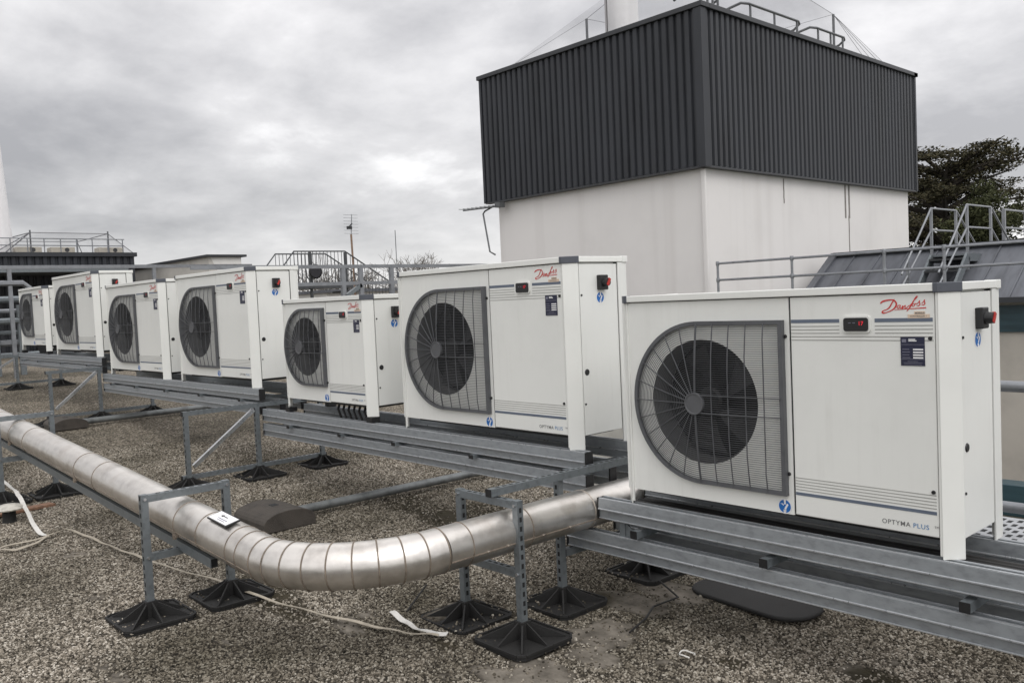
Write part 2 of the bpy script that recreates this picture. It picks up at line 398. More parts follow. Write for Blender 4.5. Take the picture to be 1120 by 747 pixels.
# camera constants (real pinhole camera, 60 degree view, standing on the roof)
CAM = Vector((0,0,1.6)); YAW, PITCH, ROLL = (math.radians(a) for a in (47.67,2.756,-2.594)); FOC = 945.16/1120
def cam_axes():
    cy, sy, cp, sp, cr, sr = math.cos(YAW), math.sin(YAW), math.cos(PITCH), math.sin(PITCH), math.cos(ROLL), math.sin(ROLL)
    Rz = Matrix(((cy,sy,0),(-sy,cy,0),(0,0,1))); B = Matrix(((1,0,0),(0,0,-1),(0,1,0)))
    Rx = Matrix(((1,0,0),(0,cp,-sp),(0,sp,cp))); Rr = Matrix(((cr,-sr,0),(sr,cr,0),(0,0,1)))
    return Rr @ Rx @ B @ Rz
RC = cam_axes()

PADS = []     # (x, y, half size) filled by the stands; stones stay off them

def make_pebbles():
    rnd = random.Random(3); v = []; sz = []
    fx, fy = Vector(RC[2][:]), None
    def scatter(n, x0, x1, y0, y1, s0, s1):
        for _ in range(n):
            x = rnd.uniform(x0,x1); y = rnd.uniform(y0,y1)
            c = RC @ (Vector((x,y,deck_z(x))) - CAM)
            if c.z < .8: continue
            u = c.x/c.z; w = c.y/c.z
            if abs(u) > .78 or w > .62 : continue
            if c.z > 10.2 or rnd.random() > min(1, (6.6/c.z)**1.3): continue
            b = bare(x,y) if -7.5 < x < 1 and y > 1 else -1
            if b > .36 and rnd.random() > .10: continue
            if b > .2 and rnd.random() > .55: continue
            s = soil(x,y) if -7.5 < x < 1 and y > 1 else -1
            if s > .42 and rnd.random() > .22: continue
            onpad = False
            for px, py, h in PADS:
                if abs(x-px) < h and abs(y-py) < h: onpad = True; break
            if onpad and (rnd.random() > .05 or abs(x-px)+abs(y-py) < .1): continue
            k = rnd.uniform(s0,s1)*(1 if rnd.random() < .93 else 1.35)*(1+max(0,c.z-6)*.07)
            v.append((x,y,deck_z(x)+k*.28+(.014 if onpad else 0))); sz.append(k)
    scatter(680000, -10.4, .6, .6, 5.65, .0042, .0090)
    me = bpy.data.meshes.new('gravel'); me.from_pydata(v, [], [])
    a = me.attributes.new('sz', 'FLOAT', 'POINT'); a.data.foreach_set('value', sz)
    o = bpy.data.objects.new('gravel', me); COL.objects.link(o)
    me.materials.append(pebble_m)
    ng = bpy.data.node_groups.new('scatter_stones', 'GeometryNodeTree')
    ng.interface.new_socket('Geometry', in_out='INPUT', socket_type='NodeSocketGeometry')
    ng.interface.new_socket('Geometry', in_out='OUTPUT', socket_type='NodeSocketGeometry')
    N = ng.nodes; L = ng.links
    gi = N.new('NodeGroupInput'); go = N.new('NodeGroupOutput')
    ico = N.new('GeometryNodeMeshIcoSphere'); ico.inputs['Radius'].default_value = 1; ico.inputs['Subdivisions'].default_value = 1
    # knock the sphere out of round so each stone has flats
    sp = N.new('GeometryNodeSetPosition'); rv0 = N.new('FunctionNodeRandomValue'); rv0.data_type = 'FLOAT_VECTOR'
    rv0.inputs['Min'].default_value = (-.22,-.22,-.22); rv0.inputs['Max'].default_value = (.22,.22,.22)
    L.new(ico.outputs['Mesh'], sp.inputs['Geometry']); L.new(rv0.outputs['Value'], sp.inputs['Offset'])
    sm = N.new('GeometryNodeSetMaterial'); sm.inputs['Material'].default_value = pebble_m; L.new(sp.outputs['Geometry'], sm.inputs['Geometry'])
    iop = N.new('GeometryNodeInstanceOnPoints')
    L.new(gi.outputs[0], iop.inputs['Points']); L.new(sm.outputs['Geometry'], iop.inputs['Instance'])
    rr = N.new('FunctionNodeRandomValue'); rr.data_type = 'FLOAT_VECTOR'; rr.inputs['Max'].default_value = (.7,.7,6.28); rr.inputs['Min'].default_value = (-.7,-.7,0)
    L.new(rr.outputs['Value'], iop.inputs['Rotation'])
    rs = N.new('FunctionNodeRandomValue'); rs.data_type = 'FLOAT_VECTOR'; rs.inputs['Min'].default_value = (.75,.6,.45); rs.inputs['Max'].default_value = (1.5,1.1,.85); rs.inputs['Seed'].default_value = 5
    na = N.new('GeometryNodeInputNamedAttribute'); na.data_type = 'FLOAT'; na.inputs['Name'].default_value = 'sz'
    vm = N.new('ShaderNodeVectorMath'); vm.operation = 'SCALE'; L.new(rs.outputs['Value'], vm.inputs[0]); L.new(na.outputs['Attribute'], vm.inputs['Scale'])
    L.new(vm.outputs['Vector'], iop.inputs['Scale'])
    L.new(iop.outputs['Instances'], go.inputs[0])
    md = o.modifiers.new('stones', 'NODES'); md.node_group = ng
    tag(o, 'grey and beige crushed gravel spread over the flat roof', 'gravel', kind='stuff')

# ------------------------------------------------------------------ text helper
def text_faces(txt, size, mb, place, mi=0, shear=0.0, bold=0.0, space=1.0):
    cu = bpy.data.curves.new('lettering', 'FONT'); cu.body = txt; cu.size = size; cu.shear = shear; cu.offset = bold; cu.space_character = space
    cu.resolution_u = 3
    ob = bpy.data.objects.new('lettering', cu); COL.objects.link(ob)
    me = bpy.data.meshes.new_from_object(ob)
    n = len(mb.v)
    mb.v += [tuple(place(v.co.x, v.co.y)) for v in me.vertices]
    for p in me.polygons: mb.f.append(tuple(n+i for i in p.vertices)); mb.m.append(mi)
    bpy.data.objects.remove(ob); bpy.data.curves.remove(cu); bpy.data.meshes.remove(me)

def ribbon(mb, pts, wd, place, mi=0):
    """flat calligraphic stroke; pts 2-D, wd width(s)"""
    P = []
    # catmull-rom smoothing
    n = len(pts)
    for i in range(n-1):
        p0, p1, p2, p3 = pts[max(i-1,0)], pts[i], pts[i+1], pts[min(i+2,n-1)]
        w1, w2 = (wd[i], wd[i+1]) if isinstance(wd, (list,tuple)) else (wd, wd)
        for k in range(5):
            t = k/5
            q = [.5*((2*p1[a]) + (-p0[a]+p2[a])*t + (2*p0[a]-5*p1[a]+4*p2[a]-p3[a])*t*t + (-p0[a]+3*p1[a]-3*p2[a]+p3[a])*t**3) for a in (0,1)]
            P.append((q[0],q[1],w1+(w2-w1)*t))
    P.append((pts[-1][0],pts[-1][1],wd[-1] if isinstance(wd,(list,tuple)) else wd))
    Lf = []; Rt = []
    for i, (x,y,w) in enumerate(P):
        a = P[max(i-1,0)]; b = P[min(i+1,len(P)-1)]
        dx, dy = b[0]-a[0], b[1]-a[1]; l = math.hypot(dx,dy) or 1
        Lf.append(place(x-dy/l*w/2, y+dx/l*w/2)); Rt.append(place(x+dy/l*w/2, y-dx/l*w/2))
    for i in range(len(P)-1):
        mb.face([Lf[i],Rt[i],Rt[i+1],Lf[i+1]], mi)

# ------------------------------------------------------------------ condensing units
def make_unit(kind, label, group):
    big = kind == 'large'
    W, H, D = (1.875,1.205,.53) if big else (1.47,1.0,.50)
    seam = 1.102 if big else .815
    hx, hz, R, ux = (.565,.618,.437,1.072) if big else (.425,.565,.345,.785)
    fr = .335 if big else .262
    FZ = .087; TOP = H-.037
    t = thing('condensing_unit', label, 'condensing unit', group=group)
    # cabinet shell, open at the front
    mb = MB(); cw = [(W-.092,.030),(W-.03,.092),(W-.03,D-.012),(.03,D-.012),(.03,.092),(.092,.030)]
    for (ax_,ay_),(bx_,by_) in zip(cw,cw[1:]): mb.face([(ax_,ay_,FZ),(bx_,by_,FZ),(bx_,by_,TOP),(ax_,ay_,TOP)])
    mb.face([(a_,b_,FZ) for a_,b_ in cw][::-1]); mb.face([(a_,b_,TOP) for a_,b_ in cw])
    mb.box(.12,W-.12,.10,D-.05,FZ-.03,FZ-.002,1)
    mb.build('cabinet', [white_side, black], t)
    # fan panel with a round opening
    mb = MB(); x0, x1, z0, z1, y = .036, seam-.004, FZ, TOP-.004, .012
    cx, cz = hx+.012, hz+.004
    n = 64; ring = []; outer = []
    angs = sorted([2*PI*k/n for k in range(n)] + [math.atan2(zz-cz, xx-cx) % (2*PI) for xx in (x0,x1) for zz in (z0,z1)])
    for a in angs:
        c, s_ = math.cos(a), math.sin(a); ring.append((cx+fr*c, cz+fr*s_))
        k = min([((x1-cx)/c if c > 1e-9 else 9), ((x0-cx)/c if c < -1e-9 else 9), ((z1-cz)/s_ if s_ > 1e-9 else 9), ((z0-cz)/s_ if s_ < -1e-9 else 9)])
        outer.append((cx+k*c, cz+k*s_))
    m_ = len(angs)
    for i in range(m_):
        j = (i+1) % m_
        mb.face([(ring[i][0],y,ring[i][1]),(ring[j][0],y,ring[j][1]),(outer[j][0],y,outer[j][1]),(outer[i][0],y,outer[i][1])])
        mb.face([(outer[i][0],y,outer[i][1]),(outer[j][0],y,outer[j][1]),(outer[j][0],y+.016,outer[j][1]),(outer[i][0],y+.016,outer[i][1])])
    mb.build('fan_panel', white, t)
    # shroud, coil, fan
    mb = MB(); mb.lathe([(fr,.0),(fr-.012,.02),(fr-.012,.15)], (cx,y,cz), 48, 'y'); mb.build('fan_shroud', shroud_m, t, smooth=True)
    mb = MB(); mb.disc((cx,.20,cz), fr, 'y', 48); mb.lathe([(fr-.016,.15),(fr,.19)], (cx,y,cz), 48, 'y'); mb.build('coil_face', coil, t)
    mb = MB(); mb.lathe([(0,.07),(.06,.07),(.075,.08),(.075,.15)], (cx,0,cz), 24, 'y')
    for k in range(5):
        a0 = 2*PI*k/5+.5; prev = None
        for i in range(6):
            rr = .07+(fr-.10)*i/5; sw = .28*i/5; hw = .30+.06*i/5
            pa = (cx+rr*math.cos(a0+sw-hw), .095, cz+rr*math.sin(a0+sw-hw)); pb = (cx+rr*math.cos(a0+sw+hw), .145, cz+rr*math.sin(a0+sw+hw))
            if prev: mb.face([prev[0],prev[1],pb,pa])
            prev = (pa,pb)
    mb.build('fan', fanblack, t)
    # wire grille: D-shaped nested wires over a shallow bulge
    def bz(u, w):
        d = max(abs(u-hx)/R if u < hx else abs(u-hx)/(ux-hx)*.98, abs(w-hz)/R, math.hypot(min(u-hx,0), w-hz)/R)
        return -.012-.034*(1-min(1,d)**2)
    mb = MB(); nw = 35 if big else 29
    for i in range(1, nw):
        r = .045+(R-.055)*i/(nw-1); pts = []
        for k in range(5): u = ux-.012+(hx-ux+.012)*k/4; pts.append((u, hz+r))
        for k in range(1,25): a = PI/2+PI*k/24; pts.append((hx+r*math.cos(a), hz+r*math.sin(a)))
        for k in range(1,5): u = hx+(ux-.012-hx)*k/4; pts.append((u, hz-r))
        mb.tube([(u,bz(u,w),w) for u,w in pts], .0018, 4, cap=False)
    for k in range(-3,4):
        w = hz+.0115*k
        mb.tube([(u,bz(u,w),w) for u in [hx+(ux-.012-hx)*q/5 for q in range(6)]], .0018, 4, cap=False)
    g = mb.build('fan_grille', grille_m, t)
    mb = MB()
    outl = [(ux,hz+R)] + [(hx+R*math.cos(PI/2+PI*k/40), hz+R*math.sin(PI/2+PI*k/40)) for k in range(41)] + [(ux,hz-R)]
    inn = [(ux-.022,hz+R-.02)] + [(hx+(R-.02)*math.cos(PI/2+PI*k/40), hz+(R-.02)*math.sin(PI/2+PI*k/40)) for k in range(41)] + [(ux-.022,hz-R+.02)]
    for i in range(len(outl)):
        j = (i+1) % len(outl)
        o0,o1,i0,i1 = outl[i],outl[j],inn[i],inn[j]
        mb.face([(o0[0],-.018,o0[1]),(o1[0],-.018,o1[1]),(i1[0],-.018,i1[1]),(i0[0],-.018,i0[1])])
        mb.face([(o0[0],-.018,o0[1]),(o1[0],-.018,o1[1]),(o1[0],.012,o1[1]),(o0[0],.012,o0[1])])
        mb.face([(i0[0],-.018,i0[1]),(i1[0],-.018,i1[1]),(i1[0],.0,i1[1]),(i0[0],.0,i0[1])])
    mb.build('grille_frame', grille_m, g)
    mb = MB()
    for k in range(13):
        a = PI/2+PI*k/12
        mb.tube([(hx+rr*math.cos(a), bz(hx+rr*math.cos(a),hz+rr*math.sin(a))-.004, hz+rr*math.sin(a)) for rr in [.05+(R-.06)*q/5 for q in range(6)]], .0030, 4)
    sp_ = .1 if big else .078
    for k in range(0,6):
        u = hx+.006+sp_*k
        if u > ux-.03: break
        mb.tube([(u, bz(u,w)-.004, w) for w in [hz-R+.01+(2*R-.02)*q/10 for q in range(11)]], .0032, 4)
    for s_ in (-1,1):
        w = hz+s_*.047
        mb.tube([(u, bz(u,w)-.007, w) for u in [hx+(ux-.015-hx)*q/6 for q in range(7)]], .0038, 4)
    mb.build('grille_rib', grille_m, g)
    mb = MB(); mb.lathe([(.001,-.057),(.050,-.057),(.052,-.060),(.059,-.060),(.060,-.040)], (hx,0,hz), 32, 'y'); mb.build('grille_hub', mat('hub_grey',(.085,.087,.092),.6) if 'hub_grey' not in MATS else MATS['hub_grey'], g, smooth='auto')
    # service panel
    mb = MB(); mb.box(seam+.006, W-.084, .008, .03, FZ+.006, TOP-.004); sp = mb.build('service_panel', white, t, bevel=.004)
    mb = MB(); mb.box(seam-.004, seam+.006, .018,.034, FZ+.01, TOP-.002); mb.box(.036,W-.09,.02,.034,TOP-.003,TOP+.0); mb.box(W-.085,W-.079,.014,.034,FZ+.01,TOP-.002)  # dark strips set into the panel gaps as painted shade
    mb.build('panel_gap_shade', slot_m, t)
    # stripes: one broad blue band and thin lines, above and below
    f = H/1.205 if big else .84
    a0, a1 = seam+.010, W-.092
    d0, d1 = (1.385,1.502) if big else (1.055,1.15)
    zt = TOP-.112*f; ct = MB(); cb_ = MB(); mb = ct
    for (b0,b1) in ((a0,d0-.026),(d1+.026,a1)):
        mb.box(b0,b1,.0065,.0085,zt-.017,zt,0)
        for k in range(3): z = zt-.031-.0165*f*k; mb.box(b0,b1,.0068,.0085,z-.0042,z,1)
    for k in range(2): z = zt-.031-.0165*f*(3+k); mb.box(a0,a1,.0068,.0085,z-.0042,z,1)
    mb.build('upper_trim', [stripe_m, pin_m], sp); mb = cb_
    zb = FZ+.105*(f if not big else 1)
    mb.box(a0,a1,.0065,.0085,zb,zb+.015,0)
    for k in range(5): z = zb+.026+.0145*f*k; mb.box(a0,a1,.0068,.0085,z,z+.004,1)
    mb.build('lower_trim', [stripe_m, pin_m], sp)
    # controller display
    mb = MB(); zc = zt-.026; w2 = (d1-d0)/2; h2 = .031 if big else .026; xm = (d0+d1)/2
    def rrect(xm, zc, w, h, r, k=5):
        P = []
        for qx,qz,a in ((1,1,0),(-1,1,PI/2),(-1,-1,PI),(1,-1,3*PI/2)):
            for i in range(k): tt = a+PI/2*i/(k-1); P.append((xm+qx*(w-r)+r*math.cos(tt), zc+qz*(h-r)+r*math.sin(tt)))
        return P
    mb.prism(rrect(xm,zc,w2+.008,h2+.008,.016), -.001,.0078,'y',1); mb.prism(rrect(xm,zc,w2,h2,.012), -.006,.002,'y',0)
    dsp = mb.build('controller_display', [black, white], t)
    mb = MB(); text_faces('17', .026, mb, lambda u,v: (xm+.012+u, -.0075, zc-.004+v), 0, 0, .0004)
    mb.build('display_digits', MATS['led'], dsp)
    for k in range(2): mb = MB(); mb.box(xm-.034+.02*k, xm-.022+.02*k, -.0075,-.0062, zc+.006, zc+.009); mb.build('indicator', plate_grey, dsp)
    # script logo
    mb = MB(); lx = W-.320 if big else W-.285; ls = .000272 if big else .00022; lz = TOP-.098*f
    def pl(u, v): return (lx+(u-110)*ls, .0062, lz+(505-(v+.045*u)+5)*ls)
    ribbon(mb, [(115,312),(150,278),(220,256),(310,246),(352,262),(378,300),(372,345),(335,392),(280,428),(210,456),(160,466),(142,450),(165,426),(215,408),(262,372),(300,310),(330,262),(350,232)], [14,26,24,18,22,26,26,22,16,14,22,22,12,16,20,20,18,8], pl)
    ribbon(mb, [(446,332),(415,334),(390,365),(404,388),(430,364),(446,332),(438,372),(458,380),(484,338),(476,384),(505,345),(526,334),(516,372),(536,376),(562,350)], 12, pl)
    ribbon(mb, [(560,352),(610,318),(664,250),(712,196),(716,180),(690,198),(646,276),(596,360),(545,428)], [8,10,12,12,12,12,18,18,10], pl)
    ribbon(mb, [(570,338),(622,328)], 8, pl)
    ribbon(mb, [(668,300),(642,308),(630,334),(648,344),(672,326),(680,304),(706,298)], 12, pl)
    for dx, dy in ((0,0),(78,-14)):
        ribbon(mb, [(704+dx,312+dy),(738+dx,274+dy),(752+dx,250+dy),(748+dx,282+dy),(756+dx,308+dy),(734+dx,334+dy),(702+dx,330+dy)], [9,11,13,16,16,14,9], pl)
    ribbon(mb, [(345,412),(530,389),(700,377),(852,362)], [6,12,15,17], pl)
    mb.build('script_logo', red, sp)
    # asset sticker under the logo
    mb = MB(); sx = lx+.128 if big else lx+.10; sz_ = lz-.001
    mb.box(sx+.022,sx+.068,.0060,.0078,sz_+.002,sz_+.016,0); mb.box(sx-.006,sx+.088,.0060,.0078,sz_-.014,sz_+.003,0)
    text_faces('MORGUE', .010, mb, lambda u,v: (sx+.026+u,.0055,sz_+.005+v), 1, 0, .0003); text_faces('CONTROLLER 1', .010, mb, lambda u,v: (sx+.004+u,.0055,sz_-.009+v), 1, 0, .0002)
    mb.build('asset_sticker', [peach, textgrey], sp)
    # navy rating plate
    mb = MB(); p0 = W-.232 if big else W-.215; p1 = p0+(.104 if big else .088); q1 = zt-.083*f; q0 = q1-(.128 if big else .105)
    mb.box(p0,p1,.0055,.0078,q0,q1,0); pw = p1-p0; ph = q1-q0
    for k in range(4): z = q1-ph*(.41+.095*k); mb.box(p0+pw*.52,p1-pw*.06,.0048,.0057,z-ph*.05,z,1)
    for k in range(4): z = q1-ph*(.42+.095*k); mb.box(p0+pw*.07,p0+pw*(.36+.04*(k%2)),.0048,.0057,z-ph*.022,z,2)
    for k in range(2): z = q1-ph*(.07+.05*k); mb.box(p0+pw*.34,p0+pw*(.62+.05*k),.0048,.0057,z-ph*.035,z,1)
    mb.box(p0+pw*.06,p0+pw*.24,.0048,.0057,q1-ph*.19,q1-ph*.08,2)
    for z,a,b in ((.26,.02,.98),(.765,.02,.98),(.84,.28,.72),(.89,.12,.9),(.95,.14,.88)): mb.box(p0+pw*a,p0+pw*b,.0048,.0057,q1-ph*z-ph*.015,q1-ph*z,2)
    mb.build('rating_plate', [navy, plate_white, plate_grey], sp)
    # model lettering
    mb = MB(); mx = W-.336 if big else W-.30; mz = FZ+.035; fs = .030 if big else .024
    text_faces('OPTYMA', fs, mb, lambda u,v: (mx+u,.0068,mz+v), 0, 0, .0002, 1.12)
    wo = .140 if big else .112
    mb.build('model_lettering', textgrey, sp); mb = MB()
    text_faces('PLUS', fs, mb, lambda u,v: (mx+wo+u,.0068,mz+v), 1, 0, .0002, 1.12)
    mb.build('model_lettering', [textgrey, textblue], sp); mb = MB()
    text_faces('TM', fs*.5, mb, lambda u,v: (mx+wo*1.66+u,.0068,mz+fs*.36+v), 0)
    mb.build('trademark_sign', textgrey, sp)
    # round blue mandatory signs
    def picto(name, par, P):
        mb = MB(); n = 28; r = .033
        for rr, e, mi in ((r+.005,0,1),(r,.0008,0)):
            mb.face([P(rr*math.cos(2*PI*k/n), rr*math.sin(2*PI*k/n), e) for k in range(n)], mi)
        for q in ([(-.005,.033),(.007,.033),(.006,.010),(-.003,.010)],[(-.006,-.022),(.006,-.033),(.001,-.012)],
                  [(.013,.016),(.021,.010),(.006,-.016),(-.003,-.012)],[(-.024,.012),(-.010,.013),(-.004,.006),(-.009,.002),(-.012,.008)],[(-.008,-.017),(.008,-.017),(.006,-.033),(-.006,-.033)]):
            mb.face([P(a*1.0,b*1.0,.0016) for a,b in q], 1)
        mb.build(name, [blue, plate_white], par)
    pxx, pzz = seam-.055, FZ+.037
    picto('safety_pictogram', t, lambda a,b,e: (pxx+a,.0105-e,pzz+b))
    # screws on the front
    for u, w in ((W-.104,zt-.09*f),(W-.104,zb+.10*f),(seam-.026,zt-.082*f),(seam-.026,zb+.098*f)):
        mb = MB(); mb.lathe([(.0001,-.004),(.008,-.004),(.010,.006)], (u,.006,w), 12, 'y'); mb.build('screw', black, t)
    # corner posts with a bevelled corner, standing on the rails
    c = .066
    rp = [(W-c-.001,0),(W,c),(W,.074),(W-.012,.074),(W-.012,c+.008),(W-c+.002,.014),(W-c-.001,.014)]
    lp = [(W-x,yy) for x,yy in rp][::-1]
    for pp, q0, q1 in ((rp,W-.080,W-c-.002),(lp,c+.002,.080)):
        mb = MB(); mb.prism(pp,0,TOP,'z'); mb.box(q0,q1,.004,.016,.014,TOP-.002)
        mb.build('corner_post', white, t, bevel=.003)
    for xs in (0,1):
        x_ = (W-.045,W) if xs else (0,.045)
        mb = MB(); mb.box(x_[0],x_[1],D-.012,D,0,TOP)
        mb.box(W-.010 if xs else 0, W if xs else .010, D-.085, D-.012, 0, TOP); mb.build('corner_post', white_side, t, bevel=.002)
    # side panels
    mb = MB(); mb.box(W-.03,W-.005,.084,D-.092,FZ,TOP-.01); rs_ = mb.build('side_panel', white_side, t, bevel=.003)
    mb = MB(); mb.box(W-.028,W-.014,.072,.086,FZ,TOP-.004); mb.box(W-.028,W-.014,D-.094,D-.082,FZ,TOP-.004); mb.build('panel_gap_shade', slot_m, t)  # dark strips painting the shade in the gaps beside the side panel
    mb = MB(); mb.box(.005,.03,.084,D-.092,FZ,TOP-.01); mb.build('side_panel', white_side, t, bevel=.003)
    # isolator on the right side
    iy, iz = (.282,H-.165) if big else (.28,H-.15)
    mb = MB(); mb.box(W-.006,W+.028,iy-.037,iy+.037,iz-.047,iz+.047); sw = mb.build('isolator_switch', black, t, bevel=.005)
    mb = MB(); mb.lathe([(.001,.060),(.024,.060),(.028,.028)], (W,iy,iz),16,'x',0); mb.bar((W+.058,iy-.010,iz-.020),(W+.058,iy+.014,iz+.022),.014,.018,1); mb.build('switch_knob', [black, redk], sw)
    picto('safety_pictogram', t, lambda a,b,e: (W-.0044+e,iy-.01+a,iz-.095+b))
    mb = MB(); mb.lathe([(.0001,.003),(.017,.003),(.021,-.002)], (W-.003,.122,H*.40),20,'x'); mb.build('cable_grommet', black, t)
    for w in (H*.80,H*.235):
        mb = MB(); mb.lathe([(.0001,.003),(.006,.003),(.007,-.002)], (W-.003,.098,w),10,'x'); mb.build('screw', black, t)
    # lid with bevelled corners and grey corner caps
    o_ = .005; c2 = c
    lid = [(c2,-o_),(W-c2,-o_),(W+o_,c2),(W+o_,D+o_),(-o_,D+o_),(-o_,c2)]
    mb = MB(); mb.prism(lid, TOP+.001, H, 'z'); roof = mb.build('lid', white, t, bevel=.004, seg=3)
    e = .003
    capR = [(W-.086,-o_-e),(W-c2+.001,-o_-e),(W+o_+e,c2-.001),(W+o_+e,c2+.010),(W-.03,c2+.010),(W-.086,.03)]
    capL = [(W-x,yy) for x,yy in capR][::-1]
    for cp in (capR,capL):
        mb = MB(); mb.prism(cp, TOP-.004, H+.002, 'z'); mb.build('corner_cap', darkgrey, roof, bevel=.003)
    for xa in ((W-.05,W+o_+e),(-o_-e,.05)):
        mb = MB(); mb.box(xa[0],xa[1],D-.04,D+o_+e,TOP-.002,H+.002); mb.build('corner_cap', white_side, roof, bevel=.003)
    if not big:
        for x_ in (.005,W-.085):
            for y_ in (.0,D-.08):
                mb = MB(); mb.box(x_,x_+.08,y_,y_+.08,-.045,-.002); mb.build('rubber_block', black, t)
    return t
# lit display digits
led = bpy.data.materials.new('led'); led.use_nodes = True
led.node_tree.nodes['Principled BSDF'].inputs['Base Color'].default_value = (.5,.01,.02,1)
led.node_tree.nodes['Principled BSDF'].inputs['Emission Color'].default_value = (1,.03,.06,1)
led.node_tree.nodes['Principled BSDF'].inputs['Emission Strength'].default_value = .4
MATS['led'] = led

YF = 3.85
GU = 'white condensing units in a row on the roof'
big0 = make_unit('large', 'white condensing unit nearest the camera, with the large red logo and visible model lettering', GU)
big0.location = (-3.169,3.681,.4385); big0.scale = (.956,.956,.956)
UN = [(-5.555,.645,1.005,'tall white condensing unit just behind the nearest one, above the pipe elbow'),
      (-9.955,.838,1.03,'white condensing unit next left of the small one, at the left end of whose steel step it stands'),
      (-12.39,.832,1.075,'white condensing unit in the middle of the row, touching the left side of a taller looking neighbour'),
      (-14.91,1.062,1.12,'white condensing unit second farthest from the camera, in front of the dark plant room')]
UN[1] = (UN[1][0],UN[1][1],UN[1][2],'fourth white condensing unit from the right, directly left of the low small unit')
UN[2] = (UN[2][0],UN[2][1],UN[2][2],'fifth white condensing unit from the right, above the diagonal brace at the left')
for x, z, sx, lab in UN:
    o = copy_tree(big0); o.location = (x,YF,z); o.scale = (sx,1,1); o['label'] = lab
small0 = make_unit('small', 'small low white condensing unit on black blocks between two taller units', GU)
small0.location = (-7.43,YF,.695)
o = copy_tree(small0); o.location = (-17.02,YF,1.108); o.scale = (1.13,1,1.06); o['label'] = 'small white condensing unit farthest away at the left edge of the row'

# ------------------------------------------------------------------ steel stands on rubber feet
def foot_mesh(mb, x, y, z, s=.198):
    c = .035
    poly = [(x-s+c,y-s),(x+s-c,y-s),(x+s,y-s+c),(x+s,y+s-c),(x+s-c,y+s),(x-s+c,y+s),(x-s,y+s-c),(x-s,y-s+c)]
    mb.prism(poly, z-.01, z+.014)
    # raised rim
    for (a,b) in zip(poly, poly[1:]+poly[:1]): mb.bar((a[0],a[1],z+.016),(b[0],b[1],z+.016),.012,.012)
    for k in range(8):
        a = PI/4*k; r = (s-.012)*(1.22 if k % 2 else 1)
        d = Vector((math.cos(a),math.sin(a),0)); n = Vector((-d.y,d.x,0))*.0045
        p0 = Vector((x,y,0)); q = [p0+d*.026+Vector((0,0,z+.012)), p0+d*r+Vector((0,0,z+.012)), p0+d*r+Vector((0,0,z+.020)), p0+d*.026+Vector((0,0,z+.105))]
        for sgn in (-1,1): mb.face([v+n*sgn for v in q])
        for i in range(4):
            j = (i+1) % 4; mb.face([q[i]+n,q[j]+n,q[j]-n,q[i]-n])
    mb.box(x-.034,x+.034,y-.034,y+.034,z+.01,z+.105)

def leg(parent, x, y, z0, z1, slots='', w=.041, foot=True):
    mb = MB(); h = w/2
    mb.box(x-h,x+h,y-h,y+h,z0+.06 if foot else z0,z1)
    e = .0012; z = z0+.14
    while z < z1-.03:
        for sd in slots:
            if sd == 'x': mb.box(x+h,x+h+e,y-.008,y+.008,z,z+.026,1)
            if sd == 'y': mb.box(x-.008,x+.008,y-h-e,y-h,z,z+.026,1)
        z += .05
    l = mb.build('leg', [galv, slot_m], parent)
    if foot:
        mb = MB(); foot_mesh(mb, x, y, z0); mb.build('rubber_foot', rubber, l)
        PADS.append((x,y,.21))
    return l
def beam(parent, p, q, w=.041, h=.041, m=None, slots=False, name='cross_beam', ends=True):
    mb = MB(); mb.bar(p,q,w,h,0)
    p_, q_ = Vector(p), Vector(q); d = (q_-p_); Ln = d.length; d.normalize(); s = .05
    if slots:
        while s < Ln-.04:
            c = p_+d*s+Vector((0,0,h/2+.0006)); mb.bar(c, c+d*.026, .014, .0012, 1); s += .05
    if ends:
        for a, sg in ((p_,-1),(q_,1)): mb.bar(a+d*sg*.0005, a+d*sg*.006, w+.002, h+.002, 2)
    return mb.build(name, [m or galv, slot_m, black], parent)
def double_rail(parent, x0, x1, y, z0, z1, w=.066):
    """two slotted channels bolted back to back: front face has a step, the top a dark slot"""
    mb = MB(); H_ = z1-z0; zm = z0+H_*.47; y0, y1 = y-w/2, y+w/2
    # upper channel: solid sides, in-turned lips and a dark slot along the top
    up = [(y0,zm+.003),(y0+.004,z1-.004),(y0+.009,z1),(y0+.024,z1),(y0+.024,z1-.014),(y1-.024,z1-.014),(y1-.024,z1),(y1-.009,z1),(y1-.004,z1-.004),(y1,zm+.003)]
    mb.prism(up[::-1],x0,x1,'x',0)
    mb.box(x0+.001,x1-.001,y0+.0245,y1-.0245,z1-.0135,z1-.0125,1)
    # rolled bead where the two channels meet, and the recessed lower channel
    for yy in (y0,y1):
        mb.tube([(x0,yy,zm),(x1,yy,zm)],.0052,6,2)
        mb.tube([(x0,yy+(.006 if yy == y0 else -.006),z0+.004),(x1,yy+(.006 if yy == y0 else -.006),z0+.004)],.0040,6,2)
        mb.tube([(x0,yy+(.008 if yy == y0 else -.008),z1-.001),(x1,yy+(.008 if yy == y0 else -.008),z1-.001)],.0030,6,2)
    mb.box(x0,x1,y0+.009,y1-.009,z0,zm+.003)
    r = mb.build('rail', [galv_l, slot_m, galv_h], parent)
    mb = MB()
    for xx, sg in ((x0,-1),(x1,1)):
        a, b = sorted((xx+sg*.001, xx+sg*.012)); mb.box(a,b,y0+.002,y1-.002,z0-.001,z1-.001)
    mb.build('end_cap', black, r)
    return r
GS = 'galvanised steel stands under the units'
RY, RB = 3.867, 4.315
